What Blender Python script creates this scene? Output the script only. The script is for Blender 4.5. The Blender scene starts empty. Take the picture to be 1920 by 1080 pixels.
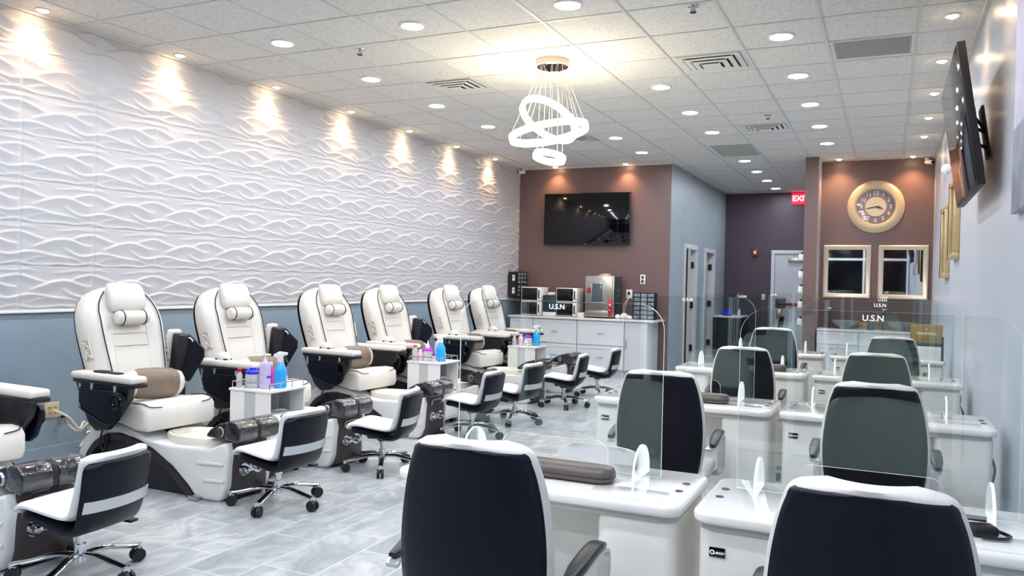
import bpy, bmesh, math, random
import numpy as np
from mathutils import Vector, Matrix
random.seed(7)
PI = math.pi
scene = bpy.context.scene
COL = scene.collection

# ------------------------------------------------------------------ materials
def lin(c):
    if isinstance(c, str):
        c = c.lstrip('#'); c = [int(c[i:i+2], 16)/255 for i in (0, 2, 4)]
    return tuple(x/12.92 if x <= .04045 else ((x+.055)/1.055)**2.4 for x in c) + (1.0,)

def mat(name, col, rough=.5, metal=0., spec=.5, noise=0., nscale=20., bump=0., bscale=200., coat=0., emit=None, estr=0.):
    m = bpy.data.materials.new(name); m.use_nodes = True
    nt = m.node_tree; b = nt.nodes['Principled BSDF']
    c = lin(col)
    b.inputs['Base Color'].default_value = c
    b.inputs['Roughness'].default_value = rough
    b.inputs['Metallic'].default_value = metal
    b.inputs['Specular IOR Level'].default_value = spec
    b.inputs['Coat Weight'].default_value = coat
    if emit is not None:
        b.inputs['Emission Color'].default_value = lin(emit); b.inputs['Emission Strength'].default_value = estr
    if noise or bump:
        tc = nt.nodes.new('ShaderNodeTexCoord')
    if noise:
        n = nt.nodes.new('ShaderNodeTexNoise'); n.inputs['Scale'].default_value = nscale; n.inputs['Detail'].default_value = 4
        nt.links.new(tc.outputs['Object'], n.inputs['Vector'])
        r = nt.nodes.new('ShaderNodeValToRGB')
        r.color_ramp.elements[0].position = .3; r.color_ramp.elements[1].position = .7
        r.color_ramp.elements[0].color = tuple(x*(1-noise) for x in c[:3]) + (1,)
        r.color_ramp.elements[1].color = tuple(min(1, x*(1+noise)) for x in c[:3]) + (1,)
        nt.links.new(n.outputs['Fac'], r.inputs['Fac']); nt.links.new(r.outputs['Color'], b.inputs['Base Color'])
    if bump:
        n2 = nt.nodes.new('ShaderNodeTexNoise'); n2.inputs['Scale'].default_value = bscale; n2.inputs['Detail'].default_value = 3
        nt.links.new(tc.outputs['Object'], n2.inputs['Vector'])
        bp = nt.nodes.new('ShaderNodeBump'); bp.inputs['Strength'].default_value = bump; bp.inputs['Distance'].default_value = .01
        nt.links.new(n2.outputs['Fac'], bp.inputs['Height']); nt.links.new(bp.outputs['Normal'], b.inputs['Normal'])
    return m

def emis(name, col, s):
    m = bpy.data.materials.new(name); m.use_nodes = True
    nt = m.node_tree; nt.nodes.clear()
    e = nt.nodes.new('ShaderNodeEmission'); e.inputs['Color'].default_value = lin(col); e.inputs['Strength'].default_value = s
    o = nt.nodes.new('ShaderNodeOutputMaterial'); nt.links.new(e.outputs[0], o.inputs['Surface'])
    return m

def clear(name, tint, ior=1.45, rough=0., body=None, bodyfac=0., gcol='#ffffff'):
    """thin clear plastic: see-through with a mirror sheen that grows at grazing angles"""
    m = bpy.data.materials.new(name); m.use_nodes = True
    nt = m.node_tree; nt.nodes.clear()
    t = nt.nodes.new('ShaderNodeBsdfTransparent'); t.inputs['Color'].default_value = lin(tint)
    g = nt.nodes.new('ShaderNodeBsdfGlossy'); g.inputs['Roughness'].default_value = rough; g.inputs['Color'].default_value = lin(gcol)
    f = nt.nodes.new('ShaderNodeFresnel'); f.inputs['IOR'].default_value = ior
    x = nt.nodes.new('ShaderNodeMixShader'); o = nt.nodes.new('ShaderNodeOutputMaterial')
    first = t.outputs[0]
    if body:
        d = nt.nodes.new('ShaderNodeBsdfPrincipled'); d.inputs['Base Color'].default_value = lin(body); d.inputs['Roughness'].default_value = .2
        y = nt.nodes.new('ShaderNodeMixShader'); y.inputs['Fac'].default_value = bodyfac
        nt.links.new(t.outputs[0], y.inputs[1]); nt.links.new(d.outputs[0], y.inputs[2]); first = y.outputs[0]
    nt.links.new(f.outputs[0], x.inputs['Fac']); nt.links.new(first, x.inputs[1]); nt.links.new(g.outputs[0], x.inputs[2])
    nt.links.new(x.outputs[0], o.inputs['Surface'])
    return m

M = {}
M['leather'] = mat('white_leather', '#dcd9d2', .42, bump=.08, bscale=260)
M['leather_cool'] = mat('white_vinyl', '#e2e2e2', .4)
M['cream'] = mat('cream_leather', '#d9d3c7', .45, noise=.03, nscale=12, bump=.1, bscale=120)
M['shell'] = mat('pearl_white_shell', '#dddddb', .22, coat=.4)
M['basin'] = mat('cream_basin', '#e4dfd2', .25, coat=.3)
M['dark'] = mat('dark_plastic', '#15151f', .35)
M['navy'] = mat('navy_black_shell', '#090a18', .35, spec=.25)
M['brown_dark'] = mat('dark_plum_brown', '#2b2126', .35)
M['console'] = mat('grey_brown_panel', '#453c3b', .4)
M['pillow_brown'] = mat('taupe_brown_leather', '#7a6a5c', .4, noise=.12, nscale=25, bump=.15, bscale=90)
M['wrist'] = mat('grey_brown_pad', '#5d554f', .4)
M['plastic_wrap'] = mat('clear_wrap_over_black', '#17191e', .14, spec=.8, noise=.4, nscale=30, bump=.8, bscale=28, coat=.8)
M['chrome'] = mat('chrome', '#d8dade', .08, metal=1)
M['chrome_rough'] = mat('brushed_chrome', '#c4c6ca', .25, metal=1)
M['silver'] = mat('silver_strip', '#c9ccd0', .3, metal=.6)
M['black'] = mat('black_rubber', '#101014', .5)
M['gloss_black'] = mat('gloss_black', '#05060a', .08, spec=.5)
M['screen'] = mat('tv_screen', '#04050a', .06, spec=.5)
M['white'] = mat('white_laminate', '#e9e9e7', .3)
M['table'] = mat('white_gloss_table', '#f4f2ed', .14, coat=.5)
M['table_body'] = mat('warm_white_cabinet', '#eceae3', .3)
M['grey_strip'] = mat('light_grey_strip', '#bcc0c2', .35)
M['cab'] = mat('white_painted_cabinet', '#e2e3e6', .35)
M['counter'] = mat('white_stone_counter', '#e6e4e0', .2, noise=.04, nscale=9)
M['gold'] = mat('champagne_gold', '#c7b183', .3, metal=.35, noise=.08, nscale=40)
M['goldbox'] = mat('gold_foil_box', '#a58a4d', .4, metal=.35, noise=.12, nscale=20)
M['champ'] = mat('champagne_frame', '#d6cbb8', .3, metal=.35)
M['clockgold'] = mat('clock_beige_gold', '#c2b293', .4, metal=.1, noise=.06, nscale=30)
M['mirror'] = mat('mirror_glass', '#e6ebee', .015, metal=1)
M['blue'] = mat('blue_liquid', '#1fa8f0', .15, spec=.6, coat=.5)
M['lav'] = mat('lavender_bottle', '#c9bfe8', .2, coat=.3)
M['pink'] = mat('pink_plastic', '#ef3f9d', .25)
M['palepink'] = mat('pale_pink', '#f0c9d4', .3)
M['purple'] = mat('purple_plastic', '#6a2fc0', .25)
M['cobalt'] = mat('cobalt_plastic', '#1c2fd0', .25)
M['magenta'] = mat('magenta_plastic', '#c233d6', .25)
M['red'] = mat('red_plastic', '#c81e2c', .3)
M['orange'] = mat('orange_cap', '#d9583c', .3)
M['clearjar'] = clear('clear_jar', '#f4f4f6', 1.4, .05, '#eef0f2', .55)
M['acrylic'] = clear('clear_acrylic', '#fdfefe', 1.72, gcol='#d6f4f4')
M['edge'] = mat('polished_glowing_edge', '#f2f6f6', .15, emit='#ffffff', estr=.45)  # glow put into the edges to imitate light piped through the acrylic
M['foot'] = clear('acrylic_foot', '#fbfcfc', 1.12, .0, '#f4f7f7', .10)
M['steel'] = mat('stainless_steel', '#b9b4ab', .28, metal=.9)
M['ovenglass'] = mat('dark_oven_glass', '#4b5a60', .1)
M['drawerclear'] = mat('smoky_clear_drawer', '#7f8a94', .18, noise=.45, nscale=18, coat=.5)
M['beige'] = mat('beige_plate', '#cdbf9a', .4)
M['offwhite'] = mat('offwhite_plate', '#e8e8e6', .4)
M['cord'] = mat('grey_cord', '#8a8f94', .5)
M['cordwhite'] = mat('ivory_cord', '#d5d2c4', .5)
M['vent'] = mat('vent_white_metal', '#d4d5d2', .4)
M['ventdark'] = mat('vent_dark', '#23282a', .6)
M['grille'] = mat('grey_return_grille', '#a7ada9', .5)
M['exitred'] = mat('exit_red', '#e0233c', .4, emit='#ff2540', estr=1.2)
M['exitwhite'] = mat('exit_letters', '#ffd7dd', .4, emit='#ffc8d2', estr=1.5)
M['firered'] = mat('fire_alarm_red', '#8e1620', .35)
M['greenbox'] = mat('dark_green_box', '#2f5a50', .4)
M['doorwhite'] = mat('door_grey_white', '#c3c8d0', .4)
M['frame_white'] = mat('door_frame_white', '#d2d5d8', .4)
M['dooroff'] = mat('door_warm_grey', '#aeb0ac', .45)
M['sink'] = mat('grey_glass_sink', '#8f9499', .12, coat=.6)
M['towel'] = mat('white_towel', '#f1efee', .8, bump=.4, bscale=80)
M['clockface'] = mat('clock_center', '#cfc0ab', .4, noise=.05, nscale=30)
M['clockring'] = mat('clock_ring_taupe', '#7d7276', .25, coat=.6)
M['clocknum'] = mat('clock_numeral', '#e6dccb', .4)
M['skyblue'] = mat('pale_blue_liner', '#a5d8f2', .2, coat=.4)
M['paint_canvas'] = mat('canvas_print', '#b9b6cf', .6, noise=.35, nscale=2.2)
M['amber'] = mat('amber_board', '#b98a52', .35)
M['teal'] = mat('dark_teal_case', '#22343a', .3)
M['crystal'] = mat('crystal_bead', '#eef2f6', .06, spec=1, coat=1)
M['led'] = emis('led_panel', '#eff4ff', 205)
M['warm'] = emis('warm_bulb', '#ffd9ae', 60)
M['ringlight'] = emis('ring_light', '#ffedcc', 27)
M['text_white'] = mat('white_vinyl_letter', '#ffffff', .5, emit='#ffffff', estr=.35)  # slight glow put into the vinyl letters, which are no lamp
M['sheen'] = mat('pale_gold_letter', '#f6ecc8', .4, emit='#f6e6b0', estr=.15)  # faint glow put into the gold letters so they stand out

def wall_mat(name, col, rough=.45, noise=.04, bump=.12):
    return mat(name, col, rough, noise=noise, nscale=3., bump=bump, bscale=90)
M['w_blue'] = wall_mat('blue_grey_paint', '#8b9eab')
M['w_brown'] = wall_mat('mauve_brown_paint', '#705956', .4)
M['w_right'] = wall_mat('pale_blue_grey_paint', '#bcc4cf', .32, .02, .1)
M['w_hall'] = wall_mat('grey_blue_paint', '#a2b2b9', .4)
M['w_end'] = wall_mat('dark_plum_paint', '#473c49', .4)
M['w_panel'] = mat('white_wave_panel', '#bfbfc2', .42)
M['w_front'] = mat('night_glass', '#07080c', .08)

def floor_mat():
    m = bpy.data.materials.new('grey_marble_tile'); m.use_nodes = True
    nt = m.node_tree; N = nt.nodes; L = nt.links; b = N['Principled BSDF']
    g = N.new('ShaderNodeNewGeometry'); sep = N.new('ShaderNodeSeparateXYZ'); comb = N.new('ShaderNodeCombineXYZ')
    L.new(g.outputs['Position'], sep.inputs[0]); L.new(sep.outputs['Y'], comb.inputs['X']); L.new(sep.outputs['X'], comb.inputs['Y'])
    br = N.new('ShaderNodeTexBrick'); br.inputs['Scale'].default_value = 1
    br.inputs['Brick Width'].default_value = .61; br.inputs['Row Height'].default_value = .305
    br.inputs['Mortar Size'].default_value = .0035; br.inputs['Mortar Smooth'].default_value = .3; br.inputs['Bias'].default_value = 0
    br.offset = .34
    br.inputs['Color1'].default_value = (0, 0, 0, 1); br.inputs['Color2'].default_value = (1, 1, 1, 1); br.inputs['Mortar'].default_value = (.5, .5, .5, 1)
    L.new(comb.outputs[0], br.inputs['Vector'])
    # veins: each tile shifts the noise so the marble breaks at the joints
    sc = N.new('ShaderNodeVectorMath'); sc.operation = 'MULTIPLY_ADD'
    sc.inputs[1].default_value = (7, 3, 0); L.new(br.outputs['Color'], sc.inputs[0]); L.new(comb.outputs[0], sc.inputs[2])
    mp = N.new('ShaderNodeMapping'); mp.inputs['Scale'].default_value = (1.4, 2.0, 1); mp.inputs['Rotation'].default_value = (0, 0, .5)
    L.new(sc.outputs[0], mp.inputs['Vector'])
    n = N.new('ShaderNodeTexNoise'); n.inputs['Scale'].default_value = 2.2; n.inputs['Detail'].default_value = 9; n.inputs['Roughness'].default_value = .62; n.inputs['Distortion'].default_value = 1.6
    L.new(mp.outputs[0], n.inputs['Vector'])
    r = N.new('ShaderNodeValToRGB'); e = r.color_ramp.elements
    e[0].position = .25; e[0].color = lin('#8b9296'); e[1].position = .74; e[1].color = lin('#d2d3d2')
    k = e.new(.47); k.color = lin('#a9aeb0'); k = e.new(.56); k.color = lin('#bbbebe')
    L.new(n.outputs['Fac'], r.inputs['Fac'])
    tint = N.new('ShaderNodeMixRGB'); tint.blend_type = 'MULTIPLY'; tint.inputs['Fac'].default_value = 1
    rr = N.new('ShaderNodeValToRGB'); rr.color_ramp.elements[0].color = (.82, .86, .88, 1); rr.color_ramp.elements[1].color = (1, 1, 1, 1)
    L.new(br.outputs['Color'], rr.inputs['Fac']); L.new(r.outputs['Color'], tint.inputs[1]); L.new(rr.outputs['Color'], tint.inputs[2])
    mx = N.new('ShaderNodeMixRGB'); mx.inputs[2].default_value = lin('#d3d6d6')
    L.new(br.outputs['Fac'], mx.inputs['Fac']); L.new(tint.outputs[0], mx.inputs[1])
    L.new(mx.outputs[0], b.inputs['Base Color']); b.inputs['Roughness'].default_value = .3
    bp = N.new('ShaderNodeBump'); bp.inputs['Strength'].default_value = .15; bp.inputs['Distance'].default_value = .004; bp.invert = True
    L.new(br.outputs['Fac'], bp.inputs['Height']); L.new(bp.outputs[0], b.inputs['Normal'])
    return m
M['floor'] = floor_mat()

def ceil_mat():
    m = bpy.data.materials.new('acoustic_tile'); m.use_nodes = True
    nt = m.node_tree; N = nt.nodes; L = nt.links; b = N['Principled BSDF']
    g = N.new('ShaderNodeNewGeometry')
    n = N.new('ShaderNodeTexNoise'); n.inputs['Scale'].default_value = 55; n.inputs['Detail'].default_value = 5; n.inputs['Roughness'].default_value = .7
    L.new(g.outputs['Position'], n.inputs['Vector'])
    r = N.new('ShaderNodeValToRGB'); e = r.color_ramp.elements
    e[0].position = .36; e[0].color = lin('#c0c1be'); e[1].position = .52; e[1].color = lin('#dcdcd8')
    L.new(n.outputs['Fac'], r.inputs['Fac']); L.new(r.outputs[0], b.inputs['Base Color']); b.inputs['Roughness'].default_value = .9
    return m
M['ceil'] = ceil_mat()
M['tbar'] = mat('ceiling_grid_white', '#c9cac8', .5)

# ------------------------------------------------------------------ geometry helpers
def new(): return bmesh.new()

def _merge(bm, sub, mi=0, T=None):
    if T is not None: bmesh.ops.transform(sub, matrix=T, verts=sub.verts)
    for f in sub.faces: f.material_index = mi
    me = bpy.data.meshes.new('tmp'); sub.to_mesh(me); sub.free()
    bm.from_mesh(me); bpy.data.meshes.remove(me)

def rbox(bm, lo, hi, r=.008, seg=2, mi=0, T=None):
    s = bmesh.new(); bmesh.ops.create_cube(s, size=1)
    lo = Vector(lo); hi = Vector(hi); c = (lo+hi)/2; d = hi-lo
    bmesh.ops.transform(s, matrix=Matrix.Translation(c) @ Matrix.Diagonal((d.x, d.y, d.z, 1)), verts=s.verts)
    r = min(r, .49*min(abs(d.x), abs(d.y), abs(d.z)))
    if r > 0: bmesh.ops.bevel(s, geom=list(s.edges), offset=r, segments=seg, affect='EDGES', profile=.5)
    _merge(bm, s, mi, T)

def vbox(bm, lo, hi, rv=.04, r=.006, seg=5, mi=0, T=None):
    """box with upright edges rounded by rv and the rest by r"""
    x0, y0, z0 = lo; x1, y1, z1 = hi; pts = []
    for cx, cy, a in ((x1-rv, y1-rv, 0), (x0+rv, y1-rv, PI/2), (x0+rv, y0+rv, PI), (x1-rv, y0+rv, 1.5*PI)):
        for k in range(seg+1):
            t = a + k*PI/2/seg; pts.append((cx+rv*math.cos(t), cy+rv*math.sin(t)))
    prism(bm, pts, z0, z1, 'xy', r, mi=mi, T=T)

def prism(bm, pts, a, b, plane='xz', bev=0., seg=2, mi=0, T=None, wfun=None):
    s = bmesh.new()
    def P(p, t):
        if plane == 'xz': return Vector((p[0], t, p[1]))
        if plane == 'xy': return Vector((p[0], p[1], t))
        return Vector((t, p[0], p[1]))
    A = [s.verts.new(P(p, a*(wfun(p[0]) if wfun else 1))) for p in pts]
    B = [s.verts.new(P(p, b*(wfun(p[0]) if wfun else 1))) for p in pts]
    n = len(pts); fa = s.faces.new(A); fb = s.faces.new(list(reversed(B)))
    for i in range(n): s.faces.new((A[i], B[i], B[(i+1) % n], A[(i+1) % n]))
    bmesh.ops.recalc_face_normals(s, faces=s.faces)
    if bev:
        ed = list(fa.edges) + list(fb.edges)
        bmesh.ops.bevel(s, geom=ed, offset=bev, segments=seg, affect='EDGES', profile=.5)
    _merge(bm, s, mi, T)

def cyl(bm, p0, p1, r0, r1=None, n=20, mi=0, T=None, cap=True):
    r1 = r0 if r1 is None else r1
    p0 = Vector(p0); p1 = Vector(p1); d = p1-p0
    s = bmesh.new(); bmesh.ops.create_cone(s, cap_ends=cap, segments=n, radius1=r0, radius2=r1, depth=d.length)
    q = Vector((0, 0, 1)).rotation_difference(d.normalized()).to_matrix().to_4x4()
    X = Matrix.Translation((p0+p1)/2) @ q
    _merge(bm, s, mi, (T @ X) if T is not None else X)

def ball(bm, c, r, mi=0, T=None, seg=16, sc=(1, 1, 1)):
    s = bmesh.new(); bmesh.ops.create_uvsphere(s, u_segments=seg, v_segments=max(6, seg//2), radius=1)
    X = Matrix.Translation(c) @ Matrix.Diagonal((r*sc[0], r*sc[1], r*sc[2], 1))
    _merge(bm, s, mi, (T @ X) if T is not None else X)

def lathe(bm, prof, n=24, mi=0, T=None):
    s = bmesh.new(); rings = []
    for r, z in prof:
        rings.append([s.verts.new((max(r, 1e-4)*math.cos(2*PI*k/n), max(r, 1e-4)*math.sin(2*PI*k/n), z)) for k in range(n)])
    for a, b in zip(rings, rings[1:]):
        for k in range(n): s.faces.new((a[k], a[(k+1) % n], b[(k+1) % n], b[k]))
    s.faces.new(list(reversed(rings[0]))); s.faces.new(rings[-1])
    bmesh.ops.remove_doubles(s, verts=s.verts, dist=3e-4)
    bmesh.ops.recalc_face_normals(s, faces=s.faces)
    _merge(bm, s, mi, T)

def loft(bm, rings, mi=0, cap=True, T=None, closed=False):
    s = bmesh.new(); R = [[s.verts.new(p) for p in ring] for ring in rings]
    n = len(R[0]); m = len(R)
    for i in range(m if closed else m-1):
        a = R[i]; b = R[(i+1) % m]
        for k in range(n): s.faces.new((a[k], a[(k+1) % n], b[(k+1) % n], b[k]))
    if cap and not closed:
        s.faces.new(list(reversed(R[0]))); s.faces.new(R[-1])
    bmesh.ops.recalc_face_normals(s, faces=s.faces)
    _merge(bm, s, mi, T)

def smooth_path(pts, k=6, closed=False):
    P = [Vector(p) for p in pts]; out = []
    n = len(P)
    for i in range(n if closed else n-1):
        if closed: a, b, c, d = P[i-1], P[i], P[(i+1) % n], P[(i+2) % n]
        else: a, b, c, d = P[max(i-1, 0)], P[i], P[i+1], P[min(i+2, n-1)]
        for j in range(k):
            t = j/k
            out.append(.5*((2*b)+(c-a)*t+(2*a-5*b+4*c-d)*t*t+(3*b-a-3*c+d)*t**3))
    if not closed: out.append(P[-1])
    return out

def tube(bm, pts, r, n=8, closed=False, mi=0, T=None, flat=None, up=None):
    P = [Vector(p) for p in pts]; m = len(P); rings = []
    up0 = Vector(up) if up else None; prev = None
    for i, p in enumerate(P):
        if closed: t = P[(i+1) % m]-P[i-1]
        else: t = P[min(i+1, m-1)]-P[max(i-1, 0)]
        t.normalize()
        if up0 is not None: nrm = up0 - t*up0.dot(t)
        elif prev is None:
            nrm = Vector((0, 0, 1)) if abs(t.z) < .9 else Vector((1, 0, 0)); nrm = nrm - t*nrm.dot(t)
        else: nrm = prev - t*prev.dot(t)
        nrm.normalize(); prev = nrm; bi = t.cross(nrm)
        ra, rb = (r, r) if flat is None else flat
        rings.append([p + nrm*ra*math.cos(2*PI*k/n) + bi*rb*math.sin(2*PI*k/n) for k in range(n)])
    loft(bm, rings, mi, True, T, closed)

def slab(bm, prof, wf, o0, o1, wrap=0., nt=12, mi=0, T=None, k=4, seat=False):
    """padded sheet: prof is a path in (x,z); wf(s) half width at s in 0..1; between normal offsets o0 and o1"""
    P = smooth_path([(p[0], 0, p[1]) for p in prof], k); m = len(P); rings = []
    for i in range(m):
        s = i/(m-1); t = (P[min(i+1, m-1)]-P[max(i-1, 0)]).normalized(); nrm = Vector((t.z, 0, -t.x))
        w = wf(s); th = o1-o0; mid = (o0+o1)/2; e = .5*th
        loop = []
        for sgn in (1, -1):
            for j in range(nt+1):
                u = -1+2*j/nt; u *= sgn
                edge = max(0., (abs(u)-.86)/.14)
                off = mid + sgn*e*math.sqrt(max(0., 1-edge**2*.9))
                q = P[i] + nrm*off + Vector((wrap*u*u*(min(1, max(0, s-.35)*3.2) if seat else 1), 0, 0)); q.y = u*w; loop.append(q)
        rings.append(loop)
    loft(bm, rings, mi, True, T)

def link(o): COL.objects.link(o); return o

def obj(name, bm, mats, parent=None, smooth=True, angle=35, label=None):
    me = bpy.data.meshes.new(name); bm.to_mesh(me); bm.free()
    for m in (mats if isinstance(mats, (list, tuple)) else [mats]): me.materials.append(M[m] if isinstance(m, str) else m)
    if smooth:
        me.polygons.foreach_set('use_smooth', [True]*len(me.polygons)); me.set_sharp_from_angle(angle=math.radians(angle))
    o = link(bpy.data.objects.new(name, me))
    if parent is not None: o.parent = parent
    if label: o['label'] = label
    return o

def tag(o, label, cat, group=None, kind=None):
    o['label'] = label; o['category'] = cat
    if group: o['group'] = group
    if kind: o['kind'] = kind
    return o

def thing(name, label, cat, loc=(0, 0, 0), rz=0., group=None):
    o = link(bpy.data.objects.new(name, None)); o.location = loc; o.rotation_euler = (0, 0, rz); o.empty_display_size = .1
    return tag(o, label, cat, group)

def struct(name, bm, mats, parent=None, smooth=False):
    o = obj(name, bm, mats, parent, smooth); o['kind'] = 'structure'; return o

def dup(o, parent=None, loc=None, rz=None, label=None, group=None):
    c = o.copy(); link(c)
    if parent is not None:
        c.parent = parent; c.matrix_parent_inverse = o.matrix_parent_inverse.copy()
    for ch in list(o.children): dup(ch, c)
    if loc is not None: c.location = loc
    if rz is not None: c.rotation_euler = (0, 0, rz)
    if label: c['label'] = label
    if group: c['group'] = group
    return c

def text_mesh(body, size, bm=None, T=None, mi=0, depth=.001, bold=0.):
    cu = bpy.data.curves.new('txt', 'FONT'); cu.body = body; cu.size = size; cu.align_x = 'CENTER'; cu.align_y = 'CENTER'
    cu.extrude = depth; cu.resolution_u = 4; cu.offset = bold
    o = bpy.data.objects.new('txt', cu); link(o); bpy.context.view_layer.update()
    me = bpy.data.meshes.new_from_object(o.evaluated_get(bpy.context.evaluated_depsgraph_get()))
    bpy.data.objects.remove(o); bpy.data.curves.remove(cu)
    s = bmesh.new(); s.from_mesh(me); bpy.data.meshes.remove(me)
    bm = bm or bmesh.new(); _merge(bm, s, mi, T); return bm
FACE_MY = Matrix.Rotation(PI/2, 4, 'X')                    # text readable from -y
FACE_PX = Matrix.Rotation(PI/2, 4, 'Z') @ FACE_MY          # text readable from +x
ORD = ['first', 'second', 'third', 'fourth', 'fifth', 'sixth', 'seventh', 'eighth', 'ninth', 'tenth', 'eleventh', 'twelfth', 'thirteenth']

# ------------------------------------------------------------------ setting
XL, XR, YB, YF, H = -5.67, .55, 12.30, -1.7, 3.283
YC, XP0, XP1, YE, XH = 12.85, -1.13, -.95, 16.85, -3.08

def wbox(name, lo, hi, m, kind=True):
    b = new(); rbox(b, lo, hi, 0); return struct(name, b, m)
wbox('floor', (XL-.2, YF-.2, -.1), (XR+.2, YE+.2, 0), 'floor')
wbox('ceiling', (XL-.2, YF-.2, H), (XR+.2, YE+.2, H+.1), 'ceil')
wbox('wall_left', (XL-.15, YF, 0), (XL, YB, H), 'w_blue')
wbox('wall_back', (XL-.15, YB, 0), (XH-.15, YB+.15, H), 'w_brown')
wbox('wall_right', (XR, YF, 0), (XR+.15, YC+.15, H), 'w_right')
wbox('wall_alcove', (XP1, YC, 0), (XR, YC+.15, H), 'w_brown')
wbox('wall_end', (XH-.15, YE, 0), (XR, YE+.15, H), 'w_end')
b = new(); rbox(b, (XP0, YB, 0), (XP1, YE, H), 0)
for f in b.faces:
    if f.normal.x > .5: f.material_index = 1  # alcove-side face put in a paler colour for its warm-lit look
struct('wall_partition', b, ['w_brown', 'w_right'])
# hall wall with two door openings
D1, D2, DH = (13.32, 14.17), (14.9, 15.74), 2.03
b = new()
ys = [YB, D1[0], D1[1], D2[0], D2[1], YE]
for i in (0, 2, 4): rbox(b, (XH-.15, ys[i], 0), (XH, ys[i+1], H), 0)
for d in (D1, D2): rbox(b, (XH-.15, d[0], DH), (XH, d[1], H), 0)
for f in b.faces:
    if f.normal.y < -.5 and f.calc_center_median().y < YB+.01: f.material_index = 1
struct('wall_hall', b, ['w_hall', 'w_brown'])
for i, d in enumerate((D1, D2)):
    b = new(); w = .06
    for lo, hi in (((XH-.17, d[0]-w, 0), (XH+.02, d[0]+.02, DH-.02)), ((XH-.17, d[1]-.02, 0), (XH+.02, d[1]+w, DH-.02)), ((XH-.17, d[0]-w, DH-.02), (XH+.02, d[1]+w, DH+w))):
        rbox(b, lo, hi, .006)
    fr = struct('door_%d' % (i+1), b, 'frame_white')
    b = new(); T = Matrix.Translation((XH-.11, d[1]-.03, 0)) @ Matrix.Rotation(math.radians(14 if i == 0 else 10), 4, 'Z')
    rbox(b, (-.045, -.80, .01), (0, 0, DH-.03), .003, T=T)
    for z0, z1 in ((.25, .9), (1.05, 1.85)): rbox(b, (0, -.68, z0), (.008, -.12, z1), .004, T=T)
    obj('door_leaf', b, 'dooroff', fr, False)
    b = new()
    for z in (.3, 1.05, 1.75): rbox(b, (XH-.10, d[1]-.05, z-.055), (XH-.03, d[1]-.018, z+.055), .003)
    obj('hinge', b, 'black', fr, False)
    b = new(); rbox(b, (XH-1.2, d[0]-.5, -.0), (XH-1.1, d[1]+.5, H), 0); rbox(b, (XH-1.2, d[0]-.1, DH+.1), (XH-.16, d[1]+.1, DH+.2), 0)
    obj('room_beyond', b, 'w_blue', fr, False)
# storefront behind the camera (seen in the mirrors and screens): night glass and white mullions
wbox('wall_front', (XL, YF-.15, 0), (XR, YF, H), 'w_front')
b = new()
for x in np.linspace(XL+.05, XR-.05, 6): rbox(b, (x-.03, YF, 0), (x+.03, YF+.07, H), .004)
for z in (.06, 2.3, H-.04): rbox(b, (XL, YF, z-.035), (XR, YF+.06, z+.035), .004)
struct('window_1', b, 'frame_white')
# skirtings
b = new(); rbox(b, (XL, YF, 0), (XL+.012, YB, .1), .003); struct('baseboard_left', b, 'w_blue')
b = new(); rbox(b, (XR-.012, YF, 0), (XR, YC, .09), .003); struct('baseboard_right', b, 'w_right')
b = new(); rbox(b, (XH, YE-.012, 0), (-2.3, YE, .1), .003); struct('baseboard_end', b, 'w_end')

# wave relief panels above the painted band: real relief, one tile repeated
ZP0, PW, PH, SY, SZ = 1.118, .592, .3128, 3.725, 1.446
WL = [([(.12, .45), (.26, .56), (.42, .66), (.57, .70), (.68, .68), (.79, .61), (.88, .555), (1., .55)], .30, 1.),
      ([(.64, .67), (.8, .78), (.95, .835), (1.03, .82), (1.12, .77), (1.23, .705), (1.37, .65)], .22, .8),
      ([(.54, .545), (.67, .385), (.75, .32), (.85, .285), (1., .34), (1.12, .385), (1.28, .355), (1.39, .30), (1.55, .27), (1.72, .25)], .22, .9),
      ([(.08, .15), (.21, .25), (.34, .28), (.55, .275), (.75, .22), (.90, .12)], .16, .7),
      ([(-.1, .10), (.03, .12), (.13, .06), (.25, .04), (.38, .065), (.52, .10), (.66, .07), (.75, .05), (.85, .1), (.96, .135), (1.03, .12), (1.1, .09)], .10, .7),
      ([(.42, .87), (.6, .90), (.75, .945), (.95, .93), (1.1, .96), (1.25, .90)], .12, .5)]
def wave(u, v):
    """relief of one panel: leaf shaped crests, gentle below the crest and a sharp drop above it"""
    h = np.zeros_like(u)
    for P, dp, am in WL:
        us = np.array([p[0] for p in P]); fine = np.linspace(us[0], us[-1], 90); vs = np.interp(fine, us, [p[1] for p in P])
        for _ in range(3): vs[1:-1] = (vs[:-2]+2*vs[1:-1]+vs[2:])/4
        ker = np.ones(9)/9; vs = np.convolve(np.pad(vs, 4, mode='edge'), ker, mode='valid')
        ln = us[-1]-us[0]
        for k in (-1, 0, 1):
            t = (u+k-us[0])/ln; ins = (t > 0) & (t < 1)
            c = np.interp(u+k, fine, vs); fade = np.clip(np.minimum(t, 1-t)*ln/.16, 0, 1)**.8
            for kv in (-1, 0):
                d = c-(v+kv)
                h = np.maximum(h, np.where(ins & (d > 0), am*fade*np.clip(1-d/dp, 0, 1)**1.5*np.clip(d/.03, 0, 1), 0))
    return h*.017
y0 = 1.2; ny = int((YB-y0)/PW*46); nz = 7*46
Y = np.linspace(y0, YB, ny); Z = np.linspace(ZP0, H, nz)
YY, ZZ = np.meshgrid(Y, Z)
U = ((YY-SY)/PW) % 1; V = ((ZZ-SZ)/PH) % 1
hh = wave(U, V)
du = np.minimum(U, 1-U)*PW; dv = np.minimum(V, 1-V)*PH
seam = np.clip(np.minimum(du, dv)/.012, 0, 1)
hh = hh*np.clip(np.minimum(du, dv)/.008, .3, 1) + .012
hh = np.where(seam < .25, .008, hh)
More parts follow.
